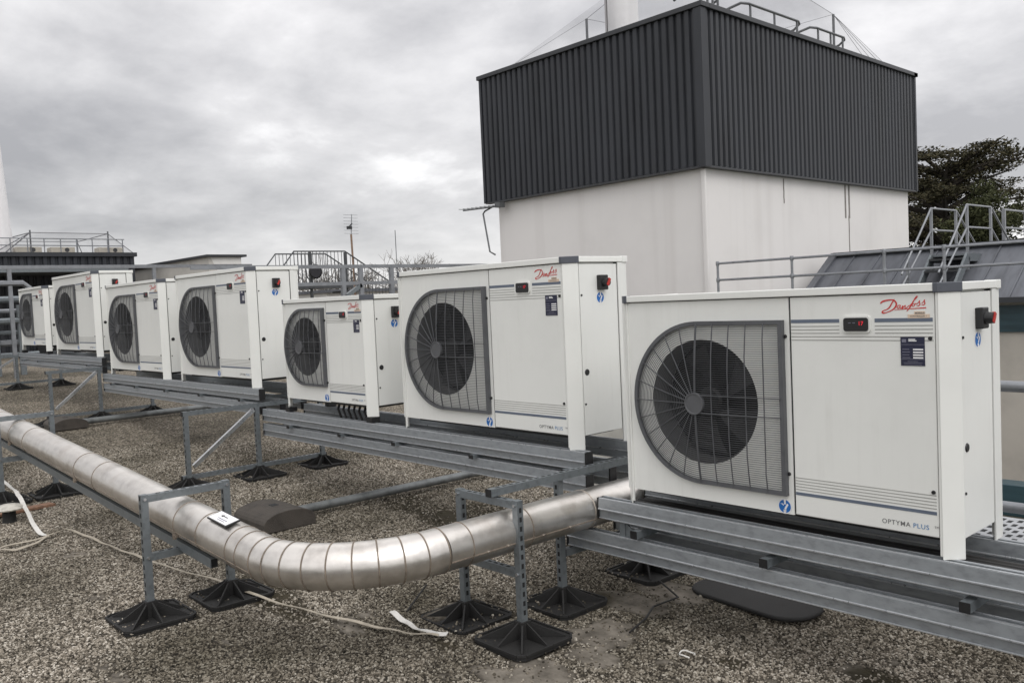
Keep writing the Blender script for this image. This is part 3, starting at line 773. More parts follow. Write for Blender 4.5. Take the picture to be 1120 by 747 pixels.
def stand(name, label, xl, xr, zu, zl, uh, lh, spacers, RY=RY, RB=RB):
    t = thing(name, label, 'steel stand', group=GS)
    for y in (RY,RB):
        double_rail(t, xl, xr, y, zu-uh, zu); double_rail(t, xl-(.26 if zu < .5 else 0), xr, y, zl-lh, zl)
    iz_ = .056 if zu < .5 else .012
    double_rail(t, xl+.01, xr, RY+.215, zl+iz_-lh, zl+iz_)
    for x in spacers:
        zc = (zu-uh+zl)/2; beam(t, (x,RY-.067,zc), (x,RB+.085,zc), .041, min(.041,max(.02,zu-uh-zl-.002)), name='spacer_beam')
    return t
def end_frame(t, x, ys, zg, ztop, y0, y1, low=.10, brace=True, slots='y', tops=None):
    for i, y in enumerate(ys):
        leg(t, x, y, zg, (tops[i] if tops else ztop-.041), slots)
    beam(t, (x,y0,ztop-.02),(x,y1,ztop-.02), slots=True, name='top_beam')
    beam(t, (x-.036,ys[0]-.05,zg+low),(x-.036,ys[-1]+.05,zg+low), slots=True, name='base_beam')
    if brace:
        beam(t, (x+.0,ys[0]+.05,zg+.20),(x+.0,ys[1]-.03,ztop-.06), .036,.036, zincbrace, name='brace', ends=False)

sA = stand('steel_stand', 'low galvanised stand under the nearest unit, at bottom right', -3.346, 1.2, .4385, .235, .12, .12, (-3.06,-2.256,-1.34,-.43), 3.697, 4.125)
leg(sA, -3.59, 3.588, deck_z(-3.577), .538, 'y')
leg(sA, -3.577, 4.36, deck_z(-3.577), .538, '')
leg(sA, .35, 3.697, deck_z(.35), .112, ''); leg(sA, .35, 4.125, deck_z(.35), .112, '')
beam(sA, (-3.59,3.612,.085),(-3.577,4.335,.085), slots=True)
beam(sA, (-3.535,3.0,.562),(-3.535,5.3,.562), slots=True, name='top_beam')
mb = MB(); mb.box(-3.205,-3.165,3.68,3.718,.235,.316); mb.build('spacer_post', galv, sA)
mb = MB(); mb.prism([(-3.163,.237),(-3.02,.237),(-3.163,.314)], 3.685,3.691,'y'); mb.build('gusset', galv, sA)
mb = MB(); mb.prism([(-3.165,.237),(-2.89,.237),(-3.11,.314),(-3.165,.314)], 4.105,4.111,'y'); mb.build('gusset', galv, sA)

sB = stand('steel_stand', 'galvanised stand carrying the tall unit and the small low unit behind the pipe elbow', -7.87, -3.60, .648, .505, .115, .115, (-7.3,-6.4,-5.6,-4.65,-3.75))
end_frame(sB, -7.93, (3.10,3.80,4.50), deck_z(-7.93), .706, 3.07, 4.62)
beam(sB, (-3.64,3.60,.366),(-3.64,4.75,.366), slots=True)
sD = stand('steel_stand', 'galvanised stand under the fourth and fifth units, with a diagonal brace at its left end', -12.62, -7.93, .838, .70, .11, .11, (-12.2,-11.3,-10.3,-9.3,-8.3))
end_frame(sD, -12.68, (3.18,3.80,4.50), deck_z(-12.68), .93, 3.13, 4.62)
sF = stand('steel_stand', 'farthest galvanised stand at the left edge, under the last two units', -17.15, -12.64, 1.058, .93, .11, .09, (-16.8,-15.8,-14.5,-13.2))
end_frame(sF, -17.2, (3.15,3.80,4.50), deck_z(-17.2), 1.02, 3.1, 4.62)

hs = thing('hose_bundle', 'black insulated hoses hanging under the small low unit behind the front rail', 'hoses')
for k in range(6):
    mb = MB(); x = -6.75+.085*k; mb.tube([(x,4.05,.80),(x+.02,4.0,.70),(x+.07,4.0,.62),(x+.20,4.05,.56+.01*k),(x+.55,4.12,.53),(x+1.1,4.14,.525)],.011,8); mb.build('hose', (stick_m,black)[k%2], hs, smooth='auto')
hs2 = thing('hose_bundle', 'dark insulated refrigerant hoses lying between the rails under the nearest unit', 'hoses')
for k in range(3):
    mb = MB(); y = 3.80+.055*k; mb.tube([(-3.2,y,.40),(-2.6,y+.02,.39),(-2.0,y-.01,.395),(-1.4,y+.02,.39),(.8,y,.395)],.024-.004*k,8); mb.build('hose', (black,rubber,stick_m)[k], hs2, smooth='auto')
# ------------------------------------------------------------------ insulated pipe and its portals
GP = 'galvanised portal frames around the silver pipe'
def portal(label, p, q, ztop, zlow, zg, slots):
    t = thing('pipe_support', label, 'pipe support', group=GP)
    p, q = Vector((*p,0)), Vector((*q,0)); d = (q-p).normalized()
    leg(t, p.x, p.y, zg, ztop, slots); leg(t, q.x, q.y, zg, ztop, slots)
    a = p+d*.021; b = q-d*.021
    beam(t, (a.x,a.y,ztop-.025),(b.x,b.y,ztop-.025), slots=True, name='top_beam', ends=False)
    beam(t, (a.x,a.y,zlow-.02),(b.x,b.y,zlow-.02), slots=True, name='low_beam', ends=False)
    for e_ in (p,q):
        for z in (ztop-.025,zlow-.02):
            mb = MB(); mb.lathe([(.0001,.030),(.009,.030),(.009,.020)],(e_.x,e_.y,z),6,'x' if abs(d.y) > .5 else 'y'); mb.v = [(v[0],2*e_.y-v[1],v[2]) if abs(d.y) < .5 else v for v in mb.v]; mb.build('bolt', zincbrace, t)
    return t
portal('galvanised portal frame around the pipe right of the elbow, nearest the camera', (-3.845,3.05), (-3.365,3.05), .538, .163, deck_z(-3.6), 'x')
portal('galvanised portal frame around the pipe left of the elbow, beside the white pipe label', (-5.104,1.723), (-5.104,2.214), .577, .231, deck_z(-5.104), 'y')
portal('galvanised portal frame around the pipe at the left edge of the roof view', (-8.628,1.717), (-8.628,2.152), .783, .416, deck_z(-8.628), 'y')

PR = .114
pipe = thing('insulated_pipe', 'silver metal clad insulated pipe with a segmented elbow running across the gravel', 'pipe', (0,0,0))
ky, kz = .0187, -.0633
PX = -3.475
def axis(x): return Vector((x, 1.958+ky*(x+5.104), .397+kz*(x+5.104)))
RR = .62
endx = PX-RR; A1 = axis(endx)
yE = A1.y+RR; zE = .352
mb = MB(); mb.tube([axis(-10.4),axis(-8),axis(-6),axis(-4.5),A1], PR, 40); straight1 = mb.build('pipe_section', pipe_m, pipe, smooth='auto')
# elbow of straight gores
NG = 9; arc = []
for i in range(NG+1):
    a = -PI/2+PI/2*i/NG; arc.append(Vector((endx+RR*math.cos(a), yE+RR*math.sin(a), A1.z+(zE-A1.z)*i/NG)))
mb = MB(); mb.tube(arc, PR, 40, cap=False); mb.build('pipe_elbow', pipe_m, pipe, smooth='auto')
mb = MB(); mb.tube([arc[-1],Vector((PX,3.4,zE)),Vector((PX,6.6,zE))], PR, 40); mb.build('pipe_section', pipe_m, pipe, smooth='auto')
def ring_at(c, d, r, w, mb, mi=0):
    d = d.normalized()
    mb.tube([c-d*w, c-d*w*.6, c+d*w*.6, c+d*w], r, 40, mi, cap=False, radii=[r-.003,r,r,r-.003])
mb = MB()
for i in range(NG+1):
    d = (arc[min(i+1,NG)]-arc[max(i-1,0)]); ring_at(arc[i], d, PR+.0035, .0042, mb)
mb.build('elbow_seam', seam_m, pipe, smooth='auto')
ax = (A1-axis(-6)).normalized()
for x, two in ((-4.24,0),(-4.35,0),(-4.71,0),(-5.01,0),(-6.40,0),(-6.79,0),(-8.12,0),(-8.55,0),(-9.2,0)):
    mb = MB(); ring_at(axis(x), ax, PR+.0028, .0036, mb); mb.build('pipe_band', seam_m, pipe, smooth='auto')
for y in (2.74,3.16,3.66):
    mb = MB(); ring_at(Vector((PX,y,zE)), Vector((0,1,0)), PR+.0028, .0036, mb); mb.build('pipe_band', seam_l if y > 3.5 else seam_m, pipe, smooth='auto')
# lengthwise lap seam, rivets and latches
mb = MB(); an = math.radians(-22)
so = Vector((0,-math.cos(an),math.sin(an)))*(PR+.0008)
mb.tube([axis(-10)+so, A1+so], .0032, 5)
so2 = Vector((math.cos(an),0,math.sin(an)))*(PR+.0008)
mb.tube([Vector((PX,yE,zE))+so2, Vector((PX,5,zE))+so2], .0032, 5)
mb.build('lap_seam', seam_m, pipe)
for y in (2.84,2.98,3.24,3.45,3.75):
    mb = MB(); c = Vector((PX,y,zE))+so2; mb.tube([c,c+so2.normalized()*.005], .007, 8); mb.build('rivet', seam_l, pipe)
for x in (-5.01,-6.79,-8.55):
    c = axis(x)+Vector((0,-math.cos(.55),-math.sin(.55)))*(PR+.006)
    mb = MB(); mb.box(c.x-.03,c.x+.03,c.y-.007,c.y+.008,c.z-.009,c.z+.009); mb.box(c.x-.012,c.x+.012,c.y-.014,c.y+.004,c.z-.022,c.z+.004); mb.build('band_latch', seam_m, pipe)
# label plate lying on the pipe
mb = MB(); c = axis(-4.525); th = math.radians(78)
up = Vector((0,-math.cos(th),math.sin(th))); sd = Vector((0,math.sin(th),math.cos(th))); xa = Vector((1,0,kz)).normalized()
def LP(u, v, e): return c+up*(PR+.006+e)+xa*u+sd*v
def slab(u0,u1,v0,v1,e0,e1,mi):
    n = len(mb.v); mb.v += [tuple(LP(u,v,e)) for e in (e0,e1) for u,v in ((u0,v0),(u1,v0),(u1,v1),(u0,v1))]
    for q in ((3,2,1,0),(4,5,6,7),(0,1,5,4),(1,2,6,5),(2,3,7,6),(3,0,4,7)): mb.f.append(tuple(n+i for i in q)); mb.m.append(mi)
slab(-.115,.115,-.045,.045,0,.009,1); slab(-.108,.108,-.039,.039,.009,.0105,0)
mb.face([LP(-.05,.012,.0112),(LP(-.02,.024,.0112)),LP(-.02,.0,.0112)],1); slab(-.02,.03,.009,.015,.0105,.0112,1)
slab(-.04,.07,-.014,-.009,.0105,.0112,2); slab(-.03,.06,-.026,-.022,.0105,.0112,2)
mb.build('pipe_label', [plate_white, black, plate_grey], pipe)

# channel that carries the pipe between the portals
mb = MB(); p, q = axis(-9.9)+Vector((0,-.035,-PR-.038)), axis(-4.66)+Vector((0,-.035,-PR-.038))
mb.bar(p,q,.041,.055,0); mb.bar(q+Vector((.001,0,0)), q+Vector((.006,0,0)), .034,.045,1)
mb.bar(p+Vector((0,.012,.0278)), q+Vector((0,.012,.0278)), .02,.0012,1)
tag(mb.build('support_channel', [galv, slot_m]), 'long galvanised channel running under the left stretch of the silver pipe', 'steel channel')

# ------------------------------------------------------------------ things lying on the gravel
def dome_block(label, x, y, z, lx=.62, ly=.24, h=.135, group=None):
    mb = MB(); n = 14; prof = []
    prof = [(-ly/2,0),(ly/2,0),(ly/2,h*.45)] + [(ly/2*math.cos(t)*.98, h*.45+h*.55*math.sin(t)) for t in [PI*k/12 for k in range(1,12)]] + [(-ly/2,h*.45)]
    mb.prism([(y+a,z+b) for a,b in prof], x-lx/2, x+lx/2, 'x')
    mb.box(x-.035,x+.035,y-.03,y+.03,z+h-.006,z+h+.003,1)
    o = mb.build('rubber_block', [rubber_brown, slot_m], bevel=.02, seg=3)
    return tag(o, label, 'pipe block', group)
dome_block('weathered brown rubber block behind the pipe elbow, at the end of a grey conduit', -6.346, 3.14, deck_z(-6.346), .53, .44, .148, 'rubber blocks under grey conduits')
dome_block('weathered rubber block behind the pipe at the left, at the end of a conduit', -12.28, 3.23, deck_z(-12.28), .48, .42, .14, 'rubber blocks under grey conduits')
def conduit(label, p, q, r=.036):
    mb = MB(); mb.tube([p,q],r,14); P, Q = Vector(p), Vector(q); d = (Q-P).normalized()
    o = mb.build('conduit', conduit_m, smooth='auto'); mb = MB()
    for f in (.985,): c = P+(Q-P)*f; mb.tube([c-d*.03,c+d*.03], r+.006, 14)
    mb.build('coupling', conduit_m, o, smooth='auto')
    return tag(o, label, 'conduit', 'grey conduits lying on the gravel')
conduit('grey conduit lying on the gravel behind the pipe elbow under the small unit', (-6.30,3.30,deck_z(-6.3)+.075), (-6.26,5.6,deck_z(-6.26)+.075))
conduit('grey conduit lying on the gravel behind the left stretch of pipe', (-12.19,3.31,deck_z(-12.2)+.07), (-12.25,8.3,deck_z(-12.25)+.07), .040)

def strap(label, pts, w, m, name='tape_strip'):
    # densify so that the strip follows the ground
    P = []; n = len(pts)
    pts = [Vector(survey(*p)) for p in pts]
    for i in range(n-1):
        p0, p1, p2, p3 = pts[max(i-1,0)], pts[i], pts[i+1], pts[min(i+2,n-1)]
        for k in range(6):
            t = k/6; P.append(.5*((2*p1)+(-p0+p2)*t+(2*p0-5*p1+4*p2-p3)*t*t+(-p0+3*p1-3*p2+p3)*t**3))
    P.append(pts[-1]); mb = MB(); prev = None
    for i, p in enumerate(P):
        d = P[min(i+1,len(P)-1)]-P[max(i-1,0)]; d.z = 0; d.normalize(); s = Vector((-d.y,d.x,0))
        tw = .25*math.sin(i*.45); u = (s*math.cos(tw)+Vector((0,0,1))*math.sin(tw))*w/2
        wob = Vector((0,0,.004*math.sin(i*1.1)))
        cur = (p-u+wob,p+u+wob)
        if prev: mb.face([prev[0],prev[1],cur[1],cur[0]])
        prev = cur
    o = mb.build(name, m, fixn=False); sd = o.modifiers.new('thick','SOLIDIFY'); sd.thickness = .003
    return tag(o, label, 'strip of tape')
zd = .028
strap('long cream tape strip snaking over the gravel and under the silver pipe', [(-6.9,1.34,zd),(-6.96,1.64,zd),(-7.02,1.80,zd+.01),(-6.66,1.86,zd),(-6.29,1.88,zd),(-5.9,1.92,zd),(-5.49,1.96,zd),(-4.92,2.06,zd),(-4.42,2.10,zd),(-4.03,2.17,zd),(-3.66,2.26,zd),(-3.42,2.33,zd),(-3.27,2.42,zd)], .020, tape_m)
strap('white tape strip draped over the small roof vent at left', [(-10.2,1.98,.05),(-9.4,1.90,.07),(-8.6,1.81,.12),(-8.0,1.72,.155),(-7.6,1.68,.10),(-7.25,1.65,.04),(-6.98,1.64,.03)], .032, tape_w)
strap('short cream tape strip at the lower left edge of the gravel', [(-7.5,.95,zd),(-7.1,1.15,zd),(-6.84,1.32,zd),(-6.75,1.45,zd),(-6.92,1.64,zd+.006)], .03, tape_m)
strap('short white tape end lying beside the rubber foot near the elbow', [(-3.66,2.42,.05),(-3.52,2.41,.03),(-3.38,2.40,.028),(-3.24,2.45,.028)], .034, tape_w)
mb = MB(); mb.tube([survey(-3.64,2.5,.03),survey(-3.75,2.64,.035),survey(-3.9,2.82,.03)], .006, 6); tag(mb.build('cable_offcut', stick_m), 'thin black cable offcut on the gravel below the pipe elbow', 'cable')
mb = MB(); mb.tube([survey(-2.62,3.05,.02),survey(-2.66,3.22,.03),survey(-2.74,3.38,.024),survey(-2.72,3.56,.03),survey(-2.95,3.7,.03)], .006, 6); tag(mb.build('loose_cable', stick_m), 'black loose cable lying on bare roof membrane by the low stand', 'cable')
o = MB(); o.box(-.36,.36,-.055,.055,0,.024); pk = o.build('plank', wood, bevel=.004); pk.location = survey(-8.13,1.66,.012); pk.rotation_euler = (0,.02,math.radians(103))
tag(pk, 'short reddish wooden plank lying on the gravel beside the roof vent', 'plank')
vt = thing('roof_vent', 'small black roof vent pipe with a pale mushroom cap by the plank', 'roof vent', survey(-7.84,1.60,0))
mb = MB(); mb.lathe([(.055,0),(.050,.02),(.048,.115)], n=18); mb.build('vent_pipe', rubber, vt, smooth='auto')
mb = MB(); mb.lathe([(.05,.112),(.115,.108),(.120,.118),(.10,.135),(.05,.148),(.001,.152)], n=22); mb.build('vent_cap', vent_w, vt, smooth='auto')
mb = MB(); P = []
for qx,qy,a in ((1,1,0),(-1,1,PI/2),(-1,-1,PI),(1,-1,3*PI/2)):
    for i in range(7): tt = a+PI/2*i/6; P.append((qx*(.36-.15)+.15*math.cos(tt), qy*(.17-.15)+.15*math.sin(tt)))
mb.prism(P,0,.026); mt = mb.build('rubber_mat', rubber, bevel=.015, seg=3); mt.location = survey(-2.43,3.82,.008); mt.scale = (1.15,1.15,1); mt.rotation_euler = (0,0,math.radians(-6))
tag(mt, 'dark rounded rubber slab on the gravel under the low rail', 'rubber slab')
mb = MB(); mb.tube([survey(-2.27+.035*math.cos(t), 3.02+.03*math.sin(t), .024+.004*math.sin(3*t)) for t in [.4+5.2*k/14 for k in range(15)]], .004, 6); tag(mb.build('cable_tie', tape_w), 'white looped cable tie on the gravel at bottom right', 'cable tie')

make_pebbles()

# ------------------------------------------------------------------ clad plant building
def ribbed(mb, p, q, z0, z1, pitch, depth, out, mi=0):
    """trapezoidal sheet from p to q (2-D), ribs standing towards 'out'"""
    p, q, out = Vector(p), Vector(q), Vector(out); L = (q-p).length; d = (q-p)/L; n = int(L/pitch); pitch = L/n
    prof = []
    for i in range(n):
        s = i*pitch
        prof += [(s,0),(s+pitch*.26,0),(s+pitch*.38,depth),(s+pitch*.88,depth)]
    prof.append((L,0))
    pts = [p+d*s+out*o for s,o in prof]
    for a, b in zip(pts, pts[1:]): mb.face([(a.x,a.y,z0),(b.x,b.y,z0),(b.x,b.y,z1),(a.x,a.y,z1)], mi)
bld = thing('clad_building', 'tall white rendered building with dark ribbed metal cladding on its upper storey', 'building')
bx0, bx1, by0, by1 = -13.56, -8.42, 12.14, 20.0
mb = MB(); mb.box(bx0,bx1,by0,by1,-9,4.2); mb.build('wall', wall_m, bld, bevel=.02)
mb = MB(); ribbed(mb,(-13.80,12.04),(-8.36,12.04),3.66,6.20,.155,.042,(0,-1)); mb.build('cladding', clad, bld, fixn=False)
mb = MB(); ribbed(mb,(-8.34,12.06),(-8.34,20.2),3.66,6.20,.155,.042,(1,0)); mb.build('cladding', clad, bld, fixn=False)
mb = MB(); mb.box(-13.80,-8.38,12.09,12.12,3.70,6.2); mb.box(-8.42,-8.39,12.12,20.2,3.70,6.2); mb.box(-13.80,-8.42,20.17,20.2,3.66,6.2); mb.box(-13.83,-13.80,12.1,20.2,3.66,6.2); mb.build('cladding_backing', clad_trim, bld)
mb = MB(); mb.box(-8.42,-8.275,11.975,12.12,3.63,6.19); mb.box(-13.84,-13.78,11.99,12.1,3.64,6.19); mb.box(-8.40,-8.285,20.14,20.22,3.64,6.19); mb.build('corner_flashing', clad, bld)
mb = MB(); mb.box(-13.88,-8.25,11.96,12.20,6.195,6.28); mb.box(-8.45,-8.25,12.20,20.26,6.195,6.28); mb.box(-13.88,-8.25,20.06,20.26,6.195,6.279); mb.box(-13.88,-13.68,12.2,20.06,6.195,6.279); mb.build('coping', clad_trim, bld, bevel=.008)
mb = MB(); mb.box(-13.80,-8.29,12.0,12.135,3.625,3.655); mb.box(-8.415,-8.295,12.135,20.2,3.625,3.655); mb.build('drip_flashing', clad_trim, bld)
mb = MB(); mb.box(-13.7,-8.45,12.2,20.0,5.85,5.95); mb.build('roof', concrete, bld)
# expansion joint, cracks and stains on the walls
for y_, z0_, z1_ in ((14.62,3.15,3.6),(17.13,1.7,3.0)):
    pts = [(bx1+.004, y_+.004*math.sin(k*2.1), z0_+(z1_-z0_)*k/8) for k in range(9)]; mb = MB(); mb.tube(pts, .011, 4); mb.build('wall_crack', crack_m, bld)
mb = MB(); mb.box(bx1-.05,bx1+.045,by0-.05,by0+.0,-3,3.62); mb.build('corner_pipe', wall_m, bld, bevel=.02)
for y_ in (17.0,17.16):
    mb = MB(); mb.box(bx1-.01,bx1+.006,y_-.028,y_+.028,2.95,3.62); mb.build('wall_stain', crack_m, bld)
# rooftop handrails, flue and bird netting
fl = thing('flue', 'white round flue rising from the roof of the clad building', 'flue', (-10.50,12.72,5.9))
mb = MB(); mb.lathe([(.285,0),(.285,4.6)], n=40); mb.build('flue_pipe', flue_m, fl, smooth='auto')
mb = MB(); mb.box(-.31,-.27,-.15,-.10,0,4.6)
for k in range(6): mb.lathe([(.286,1.9+.8*k),(.291,1.905+.8*k),(.291,1.93+.8*k),(.286,1.935+.8*k)], n=40)
mb.build('flue_band', flue_seam, fl)
def hoop_rail(label, y0, y1, z):
    t = thing('roof_handrail', label, 'handrail', group='curved handrails on the clad building roof')
    x = -8.46; path = [(x-.5,y0,z+.06),(x-.3,y0,z+.14),(x-.06,y0+.05,z+.19),(x,y0+.2,z+.19)]+[(x,y0+.2+(y1-y0-.4)*k/3,z+.19) for k in (1,2,3)]+[(x-.06,y1-.05,z+.18),(x-.2,y1,z+.12),(x-.6,y1,z+.02)]
    mb = MB(); mb.tube(path,.024,8); mb.build('top_rail', rail_dark, t, smooth='auto')
    for k in range(3):
        y = y0+.25+(y1-y0-.5)*k/2; mb = MB(); mb.box(x-.015,x+.015,y-.015,y+.015,z-.4,z+.18); mb.build('post', rail_dark, t)
hoop_rail('longer curved dark handrail on the clad building roof, above its right face', 13.5, 15.6, 6.42)
hoop_rail('shorter curved dark handrail on the clad building roof, further right', 15.9, 17.4, 6.42)
hoop_rail('curved handrail end at the front corner of the clad building roof', 11.9+.3, 13.0, 6.45)
nt_ = thing('bird_net', 'fine grey bird netting stretched over the roof of the clad building', 'bird netting')
Pn = [(-11.3,12.6),(-8.7,12.6),(-8.7,17.26),(-11.3,17.26)]; zn = 7.15
base = [(-13.3,12.2),(-8.35,12.2),(-8.4,19.0),(-13.4,19.0)]
mb = MB(); T = [(a,b,zn-.25 if i == 0 else zn+(.55 if i in (1,) else 0)) for i,(a,b) in enumerate(Pn)]; Bq = [(a,b,6.3) for a,b in base]
for i in range(4):
    j = (i+1) % 4; mb.face([Bq[i],Bq[j],T[j],T[i]])
mb.face(T); mb.build('net_sheet', net_m, nt_, fixn=False)
mb = MB()
for i in range(4): mb.tube([T[i],T[(i+1)%4]],.004,4); mb.tube([Bq[i],T[i]],.003,4)
for k in range(3): mb.tube([T[2],(-8.38,17.9+.35*k,6.3)],.004,4)
mb.build('net_cord', net_line, nt_)
for i in (0,1,2,3):
    mb = MB(); mb.tube([(T[i][0],T[i][1],5.95),T[i]],.026,8); mb.build('net_post', rail_dark, nt_)
# television aerial on the left edge of the wall
ya = thing('wall_aerial', 'thin horizontal yagi aerial on a bent bracket at the left corner of the clad building', 'aerial')
mb = MB(); mb.tube([(-13.56,12.0,2.55),(-13.62,11.9,2.62),(-13.78,11.9,3.42),(-13.72,11.9,3.47),(-13.5,11.95,3.55)],.018,6); mb.build('bracket', rail_dark, ya)
mb = MB(); mb.tube([(-14.25,11.75,3.53),(-13.25,11.95,3.53)],.015,6)
for k in range(9): mb.tube([(-14.2+.11*k,11.75+.022*k-.16,3.545),(-14.2+.11*k,11.75+.022*k+.16,3.545)],.007,4)
mb.box(-13.35,-13.2,11.85,12.0,3.5,3.6); mb.build('boom', rail_dark, ya)

# ------------------------------------------------------------------ lantern roof with step-over stair at right
lan = thing('lantern_roof', 'grey lead clad pitched roof over a beige wall with dark bands, right of the clad building', 'building')
def rz(y): return 1.41+(y-14.6)*.66
mb = MB(); mb.face([(-8.0,14.4,rz(14.4)),(6,14.4,rz(14.4)),(6,15.72,rz(15.72)),(-8.0,15.72,rz(15.72))]); mb.face([(-8,15.72,rz(15.72)),(6,15.72,rz(15.72)),(6,17.4,1.1),(-8,17.4,1.1)])
mb.face([(-8,14.4,rz(14.4)),(-8,15.72,rz(15.72)),(-8,17.4,1.1),(-8,17.4,.2),(-8,14.4,.2)]); 
x = -7.6
while x < 5.8:
    mb.bar((x,14.39,rz(14.39)+.012),(x,15.72,rz(15.72)+.012),.024,.024); x += .5
rf = mb.build('roof', lead, lan)
mb = MB(); mb.bar((-8.0,15.72,rz(15.72)+.03),(6,15.72,rz(15.72)+.03),.22,.06); mb.bar((-8.02,14.38,rz(14.38)+.03),(-8.02,15.72,rz(15.72)+.03),.14,.07); mb.build('ridge_flashing', lead, lan)
mb = MB(); mb.box(-8,6,14.30,14.42,1.22,1.30); mb.build('gutter', clad_trim, lan)
mb = MB(); mb.box(-7.96,6,14.62,15.4,-9,1.24); mb.build('wall', beige_wall, lan)
for z0,z1 in ((.76,1.17),):
    mb = MB(); mb.box(-7.9,6,14.575,14.63,z0,z1)
    mb.build('dark_band', teal, lan)
# long galvanised guardrail in front of it
gr = thing('guardrail', 'long galvanised two-rail guardrail in front of the lead roof and the clad building', 'guardrail')
mb = MB(); mb.tube([(-8.13,12.0,2.036),(2.7,12.0,2.036)],.020,8); mb.build('top_rail', galv_t, gr, smooth='auto')
mb = MB(); mb.tube([(-8.13,12.0,1.768),(2.7,12.0,1.768)],.020,8); mb.build('mid_rail', galv_t, gr, smooth='auto')
for x in (-8.13,-6.81,-5.40,-4.60,-3.3,-1.9,-.6,.7,2.0):
    mb = MB(); mb.tube([(x,12.0,-1.0),(x,12.0,2.036)],.020,8)
    for z in (1.768,2.036): mb.lathe([(.026,-.035),(.029,-.02),(.029,.02),(.026,.035)],(x,12.0,z),10)
    mb.build('post', galv_t, gr, smooth='auto')
mb = MB(); mb.box(-8.2,3.0,11.8,12.11,-1.4,-1.0,1); mb.box(-8.2,3.0,11.85,12.1,-9,-1.4); tag(mb.build('parapet', [beige_wall, teal], bevel=.01), 'low beige parapet with a dark coping band under the guardrail, behind the nearest unit', 'parapet')
st = thing('step_over_stair', 'galvanised step-over stair with handrails bridging the ridge of the lead roof', 'stair')
for x in (-5.92,-5.36):
    mb = MB()
    for dz in (0,-.36):
        mb.tube([(x,13.75,1.72+dz*.55),(x,14.93,2.80+dz),(x,16.0,2.80+dz),(x,17.9,1.55+dz)],.017,6)
    mb.build('handrail', galv_t, st, smooth='auto')
    for y, z0, z1 in ((13.98,1.35,1.92),(14.93,1.75,2.80),(15.98,1.75,2.80),(16.9,1.0,2.2)):
        mb = MB(); mb.box(x-.018,x+.018,y-.022,y+.022,z0,z1); mb.build('post', galv_t, st)
    mb = MB(); mb.bar((x,13.9,1.02),(x,14.93,1.98),.04,.14); mb.bar((x,14.93,1.95),(x,16.0,1.95),.04,.12); mb.bar((x,16.0,1.95),(x,17.9,.7),.04,.14); mb.build('stringer', galv, st)
for k in range(5):
    y = 14.05+.2*k; z = 1.18+.19*k; mb = MB(); mb.box(-5.90,-5.38,y-.1,y+.12,z-.02,z+.015); mb.build('tread', steel_dark, st)
mb = MB(); mb.box(-5.90,-5.38,14.93,16.0,1.99,2.02); mb.build('platform', galv, st)
s2 = thing('step_over_stair', 'second galvanised step-over stair cut by the right edge of the photo', 'stair')
for x in (-6.13,-5.5):
    mb = MB()
    for dz in (0,-.36): mb.tube([(x,19,2.95+dz),(x,20.3,2.95+dz),(x,22.2,1.9+dz)],.022,6)
    mb.build('handrail', galv_t, s2, smooth='auto')
    for y, z0, z1 in ((19,-9,2.95),(20.3,-9,2.95)):
        mb = MB(); mb.box(x-.03,x+.03,y-.03,y+.03,z0,z1); mb.build('post', galv_t, s2)
mb = MB(); mb.box(-6.13,-5.5,19,20.3,2.0,2.06); mb.build('platform', galv, s2)
# nearer walkway behind the first unit
wk = thing('roof_walkway', 'pale perforated metal walkway with grey tube rails behind the nearest unit', 'walkway')
mb = MB(); mb.box(-2.6,4,4.72,5.4,.19,.22)
for i in range(60):
    for j in range(6): mb.box(-1.9+.045*i,-1.875+.045*i,4.78+.1*j+.03*(i%2),4.83+.1*j+.03*(i%2),.2205,.2212,1)
mb.build('grating', [grate_m, slot_m], wk)
for z in (.39,1.03):
    mb = MB(); mb.tube([(-1.95,4.95,z),(4,4.95,z)],.030,10); mb.build('tube_rail', galv_t, wk, smooth='auto')
mb = MB(); mb.tube([(2.5,4.95,.2),(2.5,4.95,1.03)],.030,10); mb.build('post', galv_t, wk)
for x in (-1.9,.5,3.0):
    mb = MB(); mb.box(x,x+.08,4.75,5.38,deck_z(x)-.02,.188); mb.build('bearer', rubber, wk)

